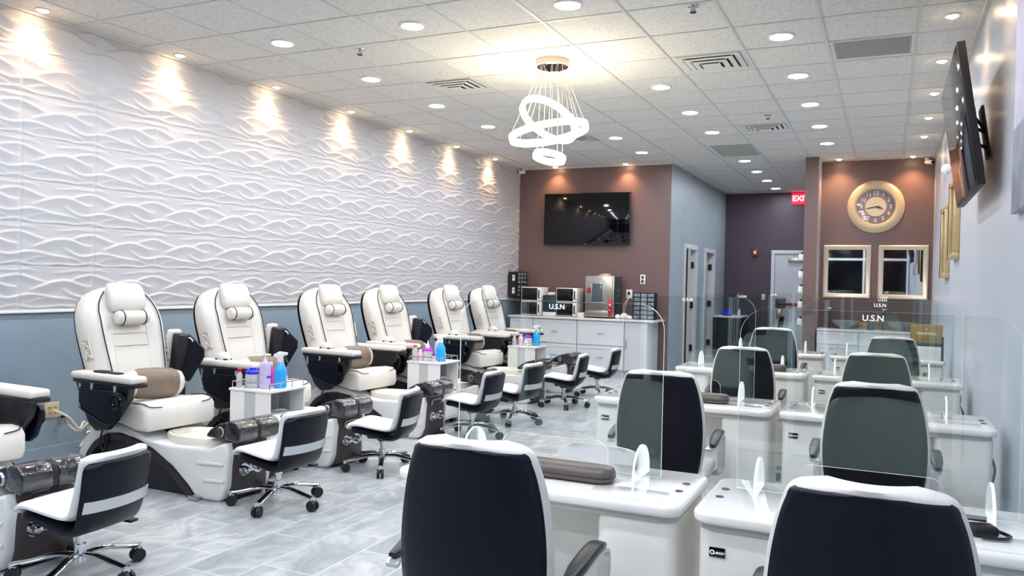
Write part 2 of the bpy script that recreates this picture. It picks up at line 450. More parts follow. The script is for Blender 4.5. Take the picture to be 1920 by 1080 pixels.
co = np.stack([XL+hh, YY, ZZ], -1).reshape(-1, 3)
idx = np.arange(ny*nz).reshape(nz, ny)
F = np.stack([idx[:-1, :-1], idx[:-1, 1:], idx[1:, 1:], idx[1:, :-1]], -1).reshape(-1, 4)
me = bpy.data.meshes.new('wall_left_panels'); me.vertices.add(len(co)); me.vertices.foreach_set('co', co.ravel())
me.loops.add(F.size); me.loops.foreach_set('vertex_index', F.ravel().astype(np.int32))
me.polygons.add(len(F)); me.polygons.foreach_set('loop_start', np.arange(0, F.size, 4, dtype=np.int32)); me.polygons.foreach_set('use_smooth', np.ones(len(F), bool))
me.update(); me.validate(); me.materials.append(M['w_panel'])
o = link(bpy.data.objects.new('wall_left_panels', me)); o['kind'] = 'structure'
b = new(); rbox(b, (XL, y0, ZP0-.015), (XL+.028, YB, ZP0+.004), .004); struct('trim_1', b, 'white')

# ceiling grid
gx0, gy0, G = -5.963, 4.115, .61
b = new(); hw = .011
i = 0
while gx0+G*i < XR:
    x = gx0+G*i
    if x > XL: rbox(b, (x-hw, YF, H-.005), (x+hw, YB if x < XH else YE, H+.001), 0)
    i += 1
j = -9
while gy0+G*j < YE:
    y = gy0+G*j
    if y > YF: rbox(b, (XL if y < YB else XH, y-hw, H-.0045), (XR if y < YC else XP0, y+hw, H+.001), 0)
    j += 1
for lo, hi in (((XL, YF, H-.02), (XL+.03, YB, H)), ((XR-.03, YF, H-.02), (XR, YC, H)), ((XL, YB-.02, H-.02), (XH, YB, H))): rbox(b, lo, hi, 0)
struct('trim_2', b, 'tbar')

# ------------------------------------------------------------------ ceiling fittings
def downlight():
    t = thing('downlight', '', 'ceiling light')
    b = new(); lathe(b, [(.078, 0), (.098, 0), (.1, -.006), (.082, -.012), (.078, -.006)], 28); obj('trim_ring', b, 'white', t)
    b = new(); lathe(b, [(.0, -.003), (.079, -.003), (.076, -.009), (.0, -.010)], 28); obj('diffuser', b, 'led', t)
    return t
GX = (-4.452, -3.23, -2.0, -.772)
LEDS = [(0, k) for k in range(-5, 5)] + [(1, k) for k in (-5, -3, 0, 4, 5)] + [(2, k) for k in (-5, -4, -3, -2, 0, 2, 3, 4, 6, 7, 8, 9)] + [(3, k) for k in (-5, -4, -3, -2, -1, 1, 2, 3, 4, 5)]
ROWNAME = ['row nearest the wave wall', 'row between the wave wall and the chandelier', 'row running into the back hall', 'row over the nail tables']
proto = None; cnt = [0, 0, 0, 0]; FIRST = (-1, 0, 0, 1)
for c, k in LEDS:
    if k < FIRST[c]: lab = 'round white downlight added out of view in the front part of the ceiling'  # extra downlights outside the view, added to brighten the foreground
    else:
        lab = 'round white downlight, %s from the front, %s' % (ORD[cnt[c]], ROWNAME[c]); cnt[c] += 1
    loc = (GX[c], 5.06+1.2185*k, H)
    if proto is None: proto = downlight(); proto.location = loc; tag(proto, lab, 'ceiling light', 'round recessed downlights')
    else: dup(proto, loc=loc, label=lab)

def spot_fixture():
    t = thing('spotlight', '', 'ceiling light')
    b = new(); lathe(b, [(.035, 0), (.052, 0), (.054, -.005), (.04, -.01), (.035, -.004)], 20); obj('trim_ring', b, 'white', t)
    b = new(); ball(b, (0, 0, -.004), .034, sc=(1, 1, .6)); obj('bulb', b, 'warm', t)
    return t
WS = [((-5.535, y, H), 'left') for y in (2.56, 3.79, 5.02, 6.22, 7.435, 8.66, 9.88, 11.1)] + [((x, 12.16, H), 'back') for x in (-4.97, -3.78)] + \
     [((.345, y, H), 'right') for y in (5.0, 6.21, 7.41, 8.6, 9.81, 11.0)] + [((x, 12.6, H), 'clock') for x in (-.70, .26)]
WN = {'left': 'above the white wave wall', 'back': 'above the television on the brown wall', 'right': 'above the pale right-hand wall', 'clock': 'above the wall with the round clock'}
proto = None; cc = {}
for p, w in WS:
    out = (w == 'left' and p[1] < 3) or (w == 'right' and p[1] < 6)  # spotlights outside the view, kept because they light the visible area
    if not out: cc[w] = cc.get(w, -1)+1
    lab = 'small warm spotlight out of view nearer the front, kept for its light' if out else 'small warm recessed spotlight %s, %s of that line' % (WN[w], ORD[cc[w]])
    if proto is None: proto = spot_fixture(); o = proto; tag(o, lab, 'ceiling light', 'small warm wall-washing spotlights')
    else: o = dup(proto, label=lab)
    o.location = p
    L = bpy.data.lights.new('spot_lamp', 'SPOT'); L.color = (1, .56, .28); L.energy = {'left': 27, 'back': 22, 'right': 12, 'clock': 30}[w]; L.spot_size = math.radians(112); L.spot_blend = 1; L.shadow_soft_size = .03
    lo = link(bpy.data.objects.new('spot_lamp', L)); lo.location = (p[0], p[1], p[2]-.04)
    d = {'left': (-.10, 0, -1), 'back': (0, .12, -1), 'right': (.12, 0, -1), 'clock': (0, .2, -1)}[w]
    lo.rotation_euler = Vector(d).to_track_quat('-Z', 'Y').to_euler()

def hvac(x0, y0, x1, y1, label, full=True):
    t = thing('air_vent', label, 'air vent', ((x0+x1)/2, (y0+y1)/2, H)); w, d = (x1-x0)/2, (y1-y0)/2
    b = new(); rbox(b, (-w, -d, -.006), (w, d, 0), .002); obj('back_plate', b, 'ventdark', t, False)
    b = new()
    for k, z in ((1., -.012), (.78, -.022), (.55, -.032)):
        a, c = w*k, d*k; q = .035*min(w, d)/.25+.01
        for lo, hi in (((-a, -c), (a, -c+q)), ((-a, c-q), (a, c)), ((-a, -c+q), (-a+q, c-q)), ((a-q, -c+q), (a, c-q))):
            rbox(b, (lo[0], lo[1], z), (hi[0], hi[1], z+.006), .002)
    rbox(b, (-w*.3, -d*.3, -.04), (w*.3, d*.3, -.034), .003)
    for sx, sy in ((1, 1), (1, -1), (-1, 1), (-1, -1)): cyl(b, (sx*w*.25, sy*d*.25, -.036), (sx*w*.9, sy*d*.9, -.004), .004, n=6)
    obj('louvre_frame', b, 'vent', t, False)
hvac(-4.05, 6.59, -3.58, 6.96, 'square ceiling air diffuser left of the ring chandelier')
hvac(-1.64, 6.56, -1.13, 7.05, 'large square ceiling air diffuser right of the ring chandelier')
hvac(-1.60, 9.60, -1.12, 9.99, 'small square ceiling air diffuser farther back on the right side')
hvac(-3.78, 9.72, -3.5, 10.08, 'ceiling air diffuser half hidden behind the ring chandelier')
def grille(x0, y0, x1, y1, label):
    t = thing('return_vent', label, 'air vent', ((x0+x1)/2, (y0+y1)/2, H)); w, d = (x1-x0)/2, (y1-y0)/2
    b = new(); rbox(b, (-w, -d, -.010), (w, d, 0), .002)
    for k in range(1, 24): rbox(b, (-w+.01, -d+2*d*k/24-.003, -.013), (w-.01, -d+2*d*k/24+.003, -.009), 0)
    obj('grille_plate', b, 'grille', t, False)
    b = new()
    for lo, hi in (((-w-.02, -d-.02), (w+.02, -d)), ((-w-.02, d), (w+.02, d+.02)), ((-w-.02, -d), (-w, d)), ((w, -d), (w+.02, d))): rbox(b, (lo[0], lo[1], -.012), (hi[0], hi[1], 0), .003)
    obj('vent_frame', b, 'vent', t, False)
grille(-.43, 6.56, .11, 7.05, 'flat grey rectangular return grille in the ceiling near the right wall')
grille(-2.23, 10.85, -1.69, 11.86, 'flat grey return grille in the ceiling before the back hall')
proto = None
for p, lab in (((-3.968, 5.433), 'small fire sprinkler head in the ceiling, left of the chandelier'), ((-1.23, 5.384), 'fire sprinkler head in the ceiling near the top edge of the photo'), ((-1.24, 9.122), 'small fire sprinkler head beside the small rear air diffuser')):
    if proto is None:
        t = proto = thing('ceiling_sprinkler', lab, 'sprinkler', (*p, H), group='fire sprinkler heads')
        b = new(); lathe(b, [(.0, 0), (.04, 0), (.036, -.008), (.012, -.012), (.010, -.03), (.0, -.03)], 20); obj('escutcheon', b, 'chrome_rough', t)
        b = new(); lathe(b, [(0, -.046), (.022, -.046), (.022, -.05), (0, -.05)], 14)
        for s in (1, -1): cyl(b, (s*.010, 0, -.028), (s*.014, 0, -.047), .003, n=6)
        obj('deflector', b, 'ventdark', t)
    else: dup(proto, loc=(*p, H), label=lab)

# ring chandelier
CX, CY = -2.62, 6.3
t = thing('ring_chandelier', 'chandelier of three tilted glowing rings hung on thin wires', 'chandelier', (CX, CY, H))
b = new(); lathe(b, [(0, 0), (.145, 0), (.145, -.05), (.138, -.056), (0, -.056)], 40); cp = obj('ceiling_plate', b, 'champ', t)
b = new(); lathe(b, [(0, -.057), (.134, -.057), (.13, -.061), (0, -.061)], 40)
obj('mirror_disc', b, 'chrome', cp)
b = new()
for k in range(14):
    a = 2*PI*k/14; rr = (.05, .095)[k % 2]
    cyl(b, (rr*math.cos(a), rr*math.sin(a), -.061), (rr*math.cos(a), rr*math.sin(a), -.075), .006, n=8)
obj('wire_grip', b, 'gloss_black', cp)
CAMP = Vector((0, 0, 1.42)); C0 = Vector((CX, CY, H))
vdir = (CAMP-Vector((CX, CY, 2.45))).normalized(); rdir = Vector((0, 0, 1)).cross(vdir).normalized(); udir = vdir.cross(rdir)
def ring(name, R, zc, roll, tilt, band, dx, wires):
    c = Vector((dx*rdir.x, dx*rdir.y, zc-H))
    ax = (rdir*math.cos(roll) + udir*math.sin(roll)).normalized(); up = (udir*math.cos(roll) - rdir*math.sin(roll)).normalized()
    n = (up*math.cos(tilt) + vdir*math.sin(tilt)).normalized(); by = n.cross(ax).normalized()
    def pt(a, r, h): return c + ax*(r*math.cos(a)) + by*(r*math.sin(a)) + n*h
    NN = 64
    def tor(prof): return [[pt(2*PI*i/NN, r, h) for r, h in prof] for i in range(NN)]
    b = new(); hb = band/2
    loft(b, tor([(R-.004, -hb), (R+.013, -hb), (R+.016, 0), (R+.013, hb), (R-.004, hb)]), closed=True)
    body = obj(name, b, 'ringlight', t)
    b = new(); loft(b, tor([(R-.014, -hb-.002), (R-.0045, -hb-.002), (R-.0045, hb+.002), (R-.014, hb+.002)]), closed=True)
    obj('ring_channel', b, 'champ', body)
    b = new(); loft(b, tor([(R-.021, -hb*.7), (R-.0145, -hb*.7), (R-.0145, hb*.7), (R-.021, hb*.7)]), closed=True)
    obj('inner_diffuser', b, 'ringlight', body)
    b = new()
    for k in range(wires):
        a = 2*PI*(k+.3)/wires; q = pt(a, R, hb); base = Vector((.11*math.cos(a+1), .11*math.sin(a+1), -.06))
        d = q.copy(); d.z = 0
        if d.length > 1e-3: base = Vector((d.normalized().x*.1, d.normalized().y*.1, -.06))
        cyl(b, base, q, .0016, n=5)
    obj('suspension_wire', b, 'champ', body)
ring('light_ring', .258, 2.78, math.radians(-31), math.radians(-27), .05, -.02, 6)
ring('light_ring', .325, 2.68, math.radians(11), math.radians(15), .055, -.02, 7)
ring('light_ring', .125, 2.465, math.radians(-10), math.radians(-17), .05, -.01, 4)

# ------------------------------------------------------------------ pedicure chairs
def make_pedicure(raised, lifted_dome):
    t = thing('pedicure_chair', '', 'pedicure chair')
    wf = lambda x: 1 if x < .0 else 1-.28*min(1, x/.7)
    outer = [(-.66, 0), (-.63, .12), (-.56, .26), (-.46, .36), (-.32, .41), (-.15, .405), (.0, .365), (.08, .325), (.3, .318), (.6, .325), (.69, .365), (.735, .37), (.745, .31), (.735, .1), (.705, .025), (.67, 0)]
    arch = [(.50, 0), (.43, .075), (.30, .18), (.13, .275), (-.03, .33), (-.17, .345), (-.31, .325), (-.43, .26), (-.52, .15), (-.575, 0)]
    b = new(); prism(b, outer + arch, -.265, .265, 'xz', .022, 3, wfun=wf)
    for s in (-1, 1):                                     # ledges moulded on the foot of the shell
        for z, x0, x1 in ((.235, .50, .72), (.13, .56, .725)):
            prism(b, [(x0, z-.012), (x1, z-.004), (x1, z+.012), (x0+.01, z+.01)], s*.262, s*.276, 'xz', .004, wfun=wf)
    base = obj('base_shell', b, 'shell', t, angle=50)
    b = new()
    for s in (-1, 1):
        ap = smooth_path([(x, 0, z) for x, z in arch], 5); inn = []
        n = len(ap)
        for i, p in enumerate(ap):
            d = (ap[min(i+1, n-1)]-ap[max(i-1, 0)]).normalized(); nn = Vector((-d.z, 0, d.x))
            if nn.z > 0: nn = -nn
            q = p+nn*.042; q.z = max(q.z, 0.002); inn.append(q)
        for i in range(n-1):
            prism(b, [(ap[i].x, ap[i].z), (ap[i+1].x, ap[i+1].z), (inn[i+1].x, inn[i+1].z), (inn[i].x, inn[i].z)], s*.225, s*.272, 'xz', 0, wfun=wf)
    bmesh.ops.remove_doubles(b, verts=b.verts, dist=1e-4)
    obj('arch_trim', b, 'brown_dark', base, angle=40)
    for s in (-1, 1):
        b = new(); rbox(b, (.47, min(s*.215, s*.25), .004), (.55, max(s*.215, s*.25), .03), .004); obj('trim_end_plate', b, 'chrome_rough', base)
    b = new(); prism(b, [(.49, .0)] + [(x*.985, max(z-.02, 0)) for x, z in arch] + [(-.56, 0)], -.22, .22, 'xz', 0, wfun=wf); obj('inner_panel', b, 'dark', base, False)
    # basin
    b = new(); T = Matrix.Translation((.33, 0, .345)) @ Matrix.Diagonal((1.42, .88, 1, 1))
    lathe(b, [(.205, -.03), (.205, .012), (.198, .022), (.183, .022), (.176, .012), (.165, -.01), (0, -.018)], 40, T=T)
    obj('basin', b, 'basin', t)
    # front console
    b = new(); rbox(b, (.69, -.145, .03), (.745, .145, .375), .012); con = obj('front_console', b, 'console', t)
    b = new(); rbox(b, (.62, -.15, 0), (.712, .15, .10), .012); obj('kick_panel', b, 'dark', con)
    b = new(); tube(b, smooth_path([(.742, -.07, .295), (.755, -.07, .30), (.758, -.065, .335), (.758, .065, .335), (.755, .07, .30), (.742, .07, .295)], 3), .005, 6)
    obj('console_handle', b, 'silver', con)
    for s in (-1, 1):
        b = new(); cyl(b, (.74, s*.06, .19), (.755, s*.06, .19), .04, n=20); cyl(b, (.755, s*.06, .19), (.785, s*.06, .19), .026, .022, n=16); ball(b, (.785, s*.06, .19), .022, sc=(.5, 1, 1))
        obj('tap_knob', b, 'chrome', con)
    b = new(); rbox(b, (.74, -.085, .165), (.754, .085, .215), .006); obj('tap_plate', b, 'chrome', con)
    # footrest
    b = new(); prism(b, [(.52, .40), (.56, .44), (.64, .482), (.73, .502), (.80, .49), (.822, .455), (.82, .40), (.76, .378), (.6, .383), (.535, .386)], -.165, .165, 'xz', .018, 3)
    fr = obj('footrest', b, 'dark', t, angle=50)
    b = new(); T = Matrix.Identity(4)
    for y0, y1 in ((-.168, -.012), (.012, .168)):
        prism(b, [(.69, .39), (.70, .494), (.735, .509), (.803, .497), (.829, .458), (.827, .395), (.80, .373)], y0, y1, 'xz', .012, 3)
    obj('plastic_cover', b, 'plastic_wrap', fr, angle=50)
    b = new(); prism(b, [(.695, .39), (.705, .492), (.735, .505), (.80, .493), (.824, .456), (.822, .395), (.80, .38)], -.014, .014, 'xz', .004); obj('cover_strap', b, 'dark', fr)
    b = new()
    for s in (-1, 1):
        cyl(b, (.655, s*.165, .432), (.655, s*.176, .432), .034, .030, n=24)
    em = obj('round_badge', b, 'chrome_rough', fr)
    b = new()
    for s in (-1, 1):
        tube(b, [(.655+.02*math.cos(a), s*.1765, .432+.02*math.sin(a)) for a in np.linspace(0, 2*PI, 14)[:-1]], .0035, 6, True)
        tube(b, [(.655-.012, s*.1765, .426), (.655+.0, s*.1765, .442), (.655+.012, s*.1765, .426)], .003, 5)
    obj('badge_mark', b, 'black', em)
    # swivel + seat
    b = new(); cyl(b, (-.2, 0, .38), (-.2, 0, .43), .13, n=24); rbox(b, (-.02, -.06, .33), (.05, .06, .40), .01); cyl(b, (.02, 0, .34), (.02, 0, .40), .035); obj('swivel_mount', b, 'dark', t)
    b = new(); prism(b, [(-.42, .42), (-.44, .47), (-.40, .535), (-.15, .545), (.0, .562), (.075, .555), (.108, .52), (.112, .42), (.095, .385), (.0, .385), (-.15, .415)], -.285, .285, 'xz', .03, 4)
    seat = obj('seat', b, 'leather', t, angle=60)
    for s in (-1, 1):
        b = new(); tube(b, smooth_path([(-.12, s*.262, .553), (.0, s*.268, .564), (.07, s*.262, .560), (.10, s*.24, .543), (.112, s*.16, .535)], 4), .004, 6)
        obj('piping', b, 'black', seat)
    # backrest, built in its own tilted frame: v up the back, u across, n forward
    tl = math.atan2(.24, .84); B0 = Vector((-.30, 0, .485)); ev = Vector((-math.sin(tl), 0, math.cos(tl))); en = Vector((math.cos(tl), 0, math.sin(tl)))
    LEN = .87
    def W(v):
        ks = [(0, .245), (.12, .262), (.3, .285), (.5, .305), (.66, .315), (.78, .310), (.87, .284), (.94, .232), (.975, .185), (1, .12)]
        for (a, x), (c, y) in zip(ks, ks[1:]):
            if v <= c: return x+(y-x)*(v-a)/(c-a)
        return ks[-1][1]
    def Pt(u, v, n): return B0 + ev*(v*LEN) + en*n + Vector((0, u, 0))
    def section(v, wm, front, back, n=40, bol=.05):
        w = W(min(max(v, 0), 1))*wm; loop = []
        for j in range(n):
            a = 2*PI*j/n; ca, sa = math.cos(a), math.sin(a)
            u = w*math.copysign(abs(ca)**.58, ca); q = math.copysign(abs(sa)**.58, sa)
            f = (front+back)/2 + (front-back)/2*q
            r = abs(u)/max(w, 1e-5)
            if q > 0: f += q*bol*max(0., min(1, (r-.45)/.3))*(1-max(0, (v-.7)/.3)) - q*.03*max(0, r-.8)/.2
            loop.append(Pt(u, v, f))
        return loop
    vs = [-.01, 0, .02] + list(np.linspace(.06, .94, 20)) + [.965, .985, .997, 1.002]
    sc = [.86, .95, .99] + [1]*20 + [1, .98, .9, .75]
    sh = [.05, .02, .005] + [0]*20 + [.005, .015, .04, .06]
    b = new(); loft(b, [section(v, k, .0-e*.8, -.175+e*.8) for v, k, e in zip(vs, sc, sh)])
    back = obj('backrest', b, 'leather', t, angle=70)
    b = new(); loft(b, [section(v, k*.89, -.15-e*.3, -.20+e*.6, bol=0) for v, k, e in zip(vs[:-2], sc, sh)])
    obj('back_shell', b, 'navy', back, angle=70)
    for s in (-1, 1):
        b = new(); pts = []
        for v in np.linspace(.03, .95, 22):
            w = W(v); bo = .05*(1-max(0, (v-.7)/.3)); k = .74 - .08*max(0, (v-.8)/.2)
            pts.append(Pt(s*w*k, v, -.004+bo*.93))
        tube(b, pts, .0045, 6)
        obj('piping', b, 'black', back)
    for s in (-1, 1):      # pleated vent on each flank
        b = new(); v0, v1 = .42, .57
        cs = [Pt(s*(W(v0)+.002), v0, -.01), Pt(s*(W(v0)+.002), v0, -.075), Pt(s*(W(v1)+.002), v1, -.085), Pt(s*(W(v1)+.002), v1, -.01)]
        tube(b, cs, .006, 6, True); tube(b, [cs[0], (cs[1]+cs[2])/2, cs[3]], .006, 6); tube(b, [cs[1], (cs[0]+cs[3])/2, cs[2]], .006, 6)
        obj('side_vent', b, 'cream', back)
    # centre panel seams, head pad, head roll
    b = new()
    rings = []
    for v, w, e in ((.775, .11, .012), (.785, .128, .03), (.83, .144, .045), (.9, .144, .052), (.97, .136, .046), (1.0, .122, .028), (1.012, .11, .0), (1.006, .10, -.05), (.985, .095, -.09)):
        loop = []
        for j in range(24):
            a = 2*PI*j/24; ca, sa = math.cos(a), math.sin(a)
            u = w*math.copysign(abs(ca)**.5, ca); q = math.copysign(abs(sa)**.5, sa); loop.append(Pt(u, v, e*.5+.0 + q*(e*.5+.012 if e > 0 else .03)))
        rings.append(loop)
    loft(b, rings); hp = obj('head_pad', b, 'leather', back, angle=70)
    b = new()
    for s in (-1, 1):
        pts = [(x, s*y, z) for x, y, z in [tuple(Pt(.145, v, 0)) for v in (.1,)]]
    c = Pt(0, .715, .055)
    b = new(); Tm = Matrix.Translation(c) @ Matrix.Rotation(PI/2, 4, 'X')
    lathe(b, [(0, -.125), (.03, -.125), (.042, -.118), (.047, -.1), (.048, 0), (.047, .1), (.042, .118), (.03, .125), (0, .125)], 24, T=Tm @ Matrix.Diagonal((.9, 1.05, 1, 1)))
    hr = obj('head_roll', b, 'leather', back, angle=60)
    for s in (-1, 1):
        b = new(); tube(b, [Vector(c)+Vector((.0445*math.cos(a), s*.085, .0515*math.sin(a))) for a in np.linspace(0, 2*PI, 20)[:-1]], .004, 6, True)
        obj('piping', b, 'black', hr)
    b = new()
    for v in (.50, .60): tube(b, [Pt(u, v, .004+.0*abs(u)) for u in np.linspace(-.13, .13, 9)], .003, 5)
    for s in (-1, 1): tube(b, [Pt(s*(.13+.01*v), v, .003) for v in np.linspace(.12, .68, 9)], .003, 5)
    obj('stitch_seam', b, 'cream', back)
    # lumbar pillow
    c = Vector((-.175, .0, .655)); b = new(); Tm = Matrix.Translation(c) @ Matrix.Rotation(math.radians(-4), 4, 'X') @ Matrix.Rotation(PI/2, 4, 'X') @ Matrix.Diagonal((.72, 1.15, 1, 1))
    lathe(b, [(.078, -.17), (.09, -.13), (.094, 0), (.09, .13), (.078, .17)], 28, T=Tm)
    lp = obj('lumbar_pillow', b, 'pillow_brown', t, angle=60)
    for s in (-1, 1):
        b = new(); lathe(b, [(0, s*.235), (.045, s*.23), (.07, s*.205), (.079, s*.168), (.0, s*.168)], 28, T=Tm); obj('pillow_end', b, 'leather', lp, angle=60)
    # arms
    for s in (-1, 1):
        up = raised and s > 0
        T = Matrix.Identity(4)
        if up: T = Matrix.Translation((-.40, .03, .60)) @ Matrix.Rotation(math.radians(-82), 4, 'Y') @ Matrix.Translation((.40, 0, -.60)) @ Matrix.Translation((-.15, 0, -.03))
        Y0 = s*.345
        if up:                                             # folded up, with its tray swung out to face the room
            b = new(); rbox(b, (-.46, Y0-.045, .60), (.12, Y0+.04, .69), .014, 3, T=T); rbox(b, (-.43, Y0-.03, .40), (-.30, Y0+.03, .62), .02, 3); arm = obj('armrest', b, 'dark', t, angle=50)
            b = new(); rbox(b, (-.49, Y0-.06, .692), (.14, Y0+.05, .745), .022, 4, T=T); obj('arm_pad', b, 'leather', arm, angle=60)
            TP = Matrix.Translation((-.335, .43, .785)) @ Matrix.Rotation(math.radians(46), 4, 'Z')
            pl = [(-.106, .106), (-.10, .125), (-.066, .178), (-.05, .184), (-.008, .179), (.006, .170), (.096, .075), (.103, .06), (.102, .01), (.094, -.008), (.008, -.165), (-.008, -.175), (-.07, -.158), (-.086, -.146), (-.092, -.12)]
            b = new(); prism(b, pl, -.012, .012, 'xz', .006, 3, T=TP); tr = obj('side_tray', b, 'navy', arm, angle=50)
            b = new(); tube(b, [(x*.93, -.0135, z*.94) for x, z in pl], .004, 6, True, T=TP); obj('tray_lip', b, 'dark', tr)
            b = new(); tube(b, smooth_path([(-.05, -.014, .13), (-.04, -.022, .155), (.0, -.022, .15), (.02, -.014, .125)], 3), .006, 6, T=TP); cyl(b, (-.055, -.012, .09), (-.055, -.017, .09), .008, n=12, T=TP); obj('tray_latch', b, 'silver', tr)
            b = new(); cyl(b, (-.115, 0, .12), (-.10, 0, -.06), .006, n=8, T=TP); cyl(b, (-.115, 0, .0), (-.17, .01, -.02), .008, n=8, T=TP); obj('tray_hinge', b, 'silver', tr)
            continue
        b = new(); prism(b, [(-.485, .685), (.06, .685), (.045, .60), (-.10, .44), (-.17, .385), (-.27, .37), (-.34, .41), (-.43, .55)], Y0-.028, Y0+.028, 'xz', .012, 3, T=T)
        arm = obj('armrest', b, 'dark', t, angle=50)
        b = new(); rbox(b, (-.49, Y0-.065, .705), (.14, Y0+.055, .755), .022, 4, T=T); obj('arm_pad', b, 'leather', arm, angle=60)
        b = new(); rbox(b, (-.47, Y0-.055, .682), (.15, Y0+.045, .708), .008, T=T); obj('arm_tray_rail', b, 'dark', arm)
        yt = Y0 + s*.055
        b = new(); prism(b, [(-.385, .655), (-.05, .655), (.03, .65), (.055, .625), (.045, .56), (.0, .47), (-.05, .435), (-.11, .43), (-.35, .505), (-.385, .56)], yt-.016, yt+.016, 'xz', .01, 3, T=T)
        tr = obj('side_tray', b, 'navy', arm, angle=50)
        b = new(); tube(b, [(.0+.042*math.cos(a), yt+s*.017, .59+.048*math.sin(a)) for a in np.linspace(0, 2*PI, 22)[:-1]], .009, 8, True, T=T)
        cyl(b, (.0, yt+s*.012, .59), (.0, yt+s*.018, .59), .04, n=20, T=T); obj('cup_holder', b, 'gloss_black', tr)
        b = new(); tube(b, smooth_path([(-.375, yt+s*.017, .53), (-.30, yt+s*.02, .497), (-.11, yt+s*.02, .44), (-.05, yt+s*.017, .45)], 4), .004, 6, T=T); obj('tray_lip', b, 'dark', tr)
        b = new(); rbox(b, (-.445, Y0+s*.02-.012, .60), (-.42, Y0+s*.02+.016, .675), .006, T=T); obj('release_latch', b, 'silver', arm)
        b = new()
        for x in (-.25, -.02): rbox(b, (x-.006, yt-.02, .65), (x+.006, yt-.005, .69), .002, T=T)
        obj('tray_hinge', b, 'silver', tr)
    yb = -.345
    b = new(); rbox(b, (-.29, yb-.035, .755), (-.17, yb+.03, .768), .006); obj('remote_base', b, 'black', t)
    b = new()
    if lifted_dome: ball(b, (-.23, yb, .765), .055, sc=(1.15, .75, .95))
    else: rbox(b, (-.15, yb-.03, .755), (-.05, yb+.02, .766), .005)
    obj('remote_control', b, 'offwhite' if lifted_dome else 'dark', t)
    # hoses under the seat
    b = new(); tube(b, smooth_path([(-.3, -.27, .42), (-.33, -.29, .3), (-.30, -.285, .22), (-.27, -.28, .33)], 5), .006, 6); obj('hose', b, 'black', t)
    return t

CHY = [2.60, 3.97, 5.02, 6.28, 7.29, 8.66, 9.70]
pa = make_pedicure(True, False); pb = make_pedicure(False, True); pc = make_pedicure(True, True)
use = [pb, pa, pc, pb, pc, pb, pb]; placed = set()
LAB = ['white pedicure chair cut off by the left edge of the photo', 'white pedicure chair with brown lumbar pillow, nearest one fully in view',
       'white pedicure chair behind the nearest white trolley, far arm raised', 'white pedicure chair just past the nearest trolley, both arms down',
       'white pedicure chair before the middle trolley, far arm raised', 'white pedicure chair just past the middle trolley, second from the counter', 'white pedicure chair closest to the brown back wall']
chairs = []
for i, y in enumerate(CHY):
    src = use[i]
    if id(src) in placed: o = dup(src)
    else: o = src; placed.add(id(src))
    tag(o, LAB[i], 'pedicure chair', 'row of pedicure chairs along the wave wall')
    o.location = (-4.4, y, 0); o.rotation_euler = (0, 0, math.radians(-3)); chairs.append(o)

# ------------------------------------------------------------------ low technician stools
def star_base(t, R, z_hub, caster_r, rot=0., col_top=.35, legs=5):
    b = new(); cyl(b, (0, 0, z_hub-.03), (0, 0, z_hub+.05), .03, .026, n=20); cyl(b, (0, 0, z_hub+.05), (0, 0, col_top), .018, n=16); cyl(b, (0, 0, z_hub+.09), (0, 0, z_hub+.115), .027, n=16)
    obj('gas_column', b, 'chrome', t)
    for k in range(legs):
        a = rot + 2*PI*k/legs; d = Vector((math.cos(a), math.sin(a), 0))
        P = [d*.02+Vector((0, 0, z_hub)), d*.10+Vector((0, 0, z_hub+.005)), d*(R*.75)+Vector((0, 0, z_hub-.015)), d*R+Vector((0, 0, caster_r*2+.012))]
        b = new(); tube(b, smooth_path(P, 4), .016, 8, flat=(.013, .019), up=(0, 0, 1)); cyl(b, d*R+Vector((0, 0, caster_r*2-.005)), d*R+Vector((0, 0, caster_r*2+.02)), .017, n=12)
        lg = obj('base_leg', b, 'chrome', t, angle=50)
        b = new(); s = Vector((-d.y, d.x, 0)); c = d*R+Vector((0, 0, caster_r))
        for q in (-1, 1): cyl(b, c+s*(q*.006), c+s*(q*.024), caster_r, caster_r*.94, n=18)
        rbox(b, c-Vector((.016, .016, -.005)), c+Vector((.016, .016, caster_r+.004)), .006)
        obj('caster', b, 'black', lg)

def make_stool():
    t = thing('technician_stool', '', 'stool')
    prof = [(.205, .300), (.19, .322), (.14, .330), (.0, .312), (-.10, .306), (-.165, .328), (-.205, .392), (-.228, .47), (-.248, .555), (-.262, .60)]
    def wf(s):
        if s < .08: return .115+.055*(s/.08)**.5
        if s < .5: return .17+.012*s/.5
        if s > .92: return .19-.03*(1-math.sqrt(max(0, 1-((s-.92)/.08)**2)))
        return .182+.008*(s-.5)/.42
    b = new(); slab(b, prof, wf, .002, .038, wrap=.04, seat=True); seat = obj('seat_cushion', b, 'leather_cool', t, angle=60)
    shp = [(.20, .292), (.12, .292), (.0, .268), (-.10, .252), (-.175, .270), (-.222, .325), (-.245, .41), (-.26, .50), (-.272, .578)]
    b = new(); slab(b, shp, lambda s: wf(s)*1.005, -.012, .03, wrap=.04, seat=True); sh = obj('seat_shell', b, 'navy', t, angle=60)
    i0 = [(-.182, .407), (-.197, .435)]
    b = new(); slab(b, [(-.232, .362), (-.239, .388), (-.245, .414)], lambda s: .184, -.016, -.008, wrap=.039); obj('back_strip', b, 'silver', sh, angle=60)
    b = new(); rbox(b, (-.11, -.09, .238), (.09, .09, .268), .006); cyl(b, (0, 0, .215), (0, 0, .245), .04, .055); obj('seat_mount', b, 'black', t)
    b = new(); tube(b, smooth_path([(-.02, -.05, .25), (-.06, -.15, .24), (-.09, -.19, .225)], 4), .005, 6); rbox(b, (-.125, -.225, .212), (-.07, -.175, .228), .007); obj('height_lever', b, 'black', t)
    star_base(t, .275, .105, .033, PI/5, .24)
    return t
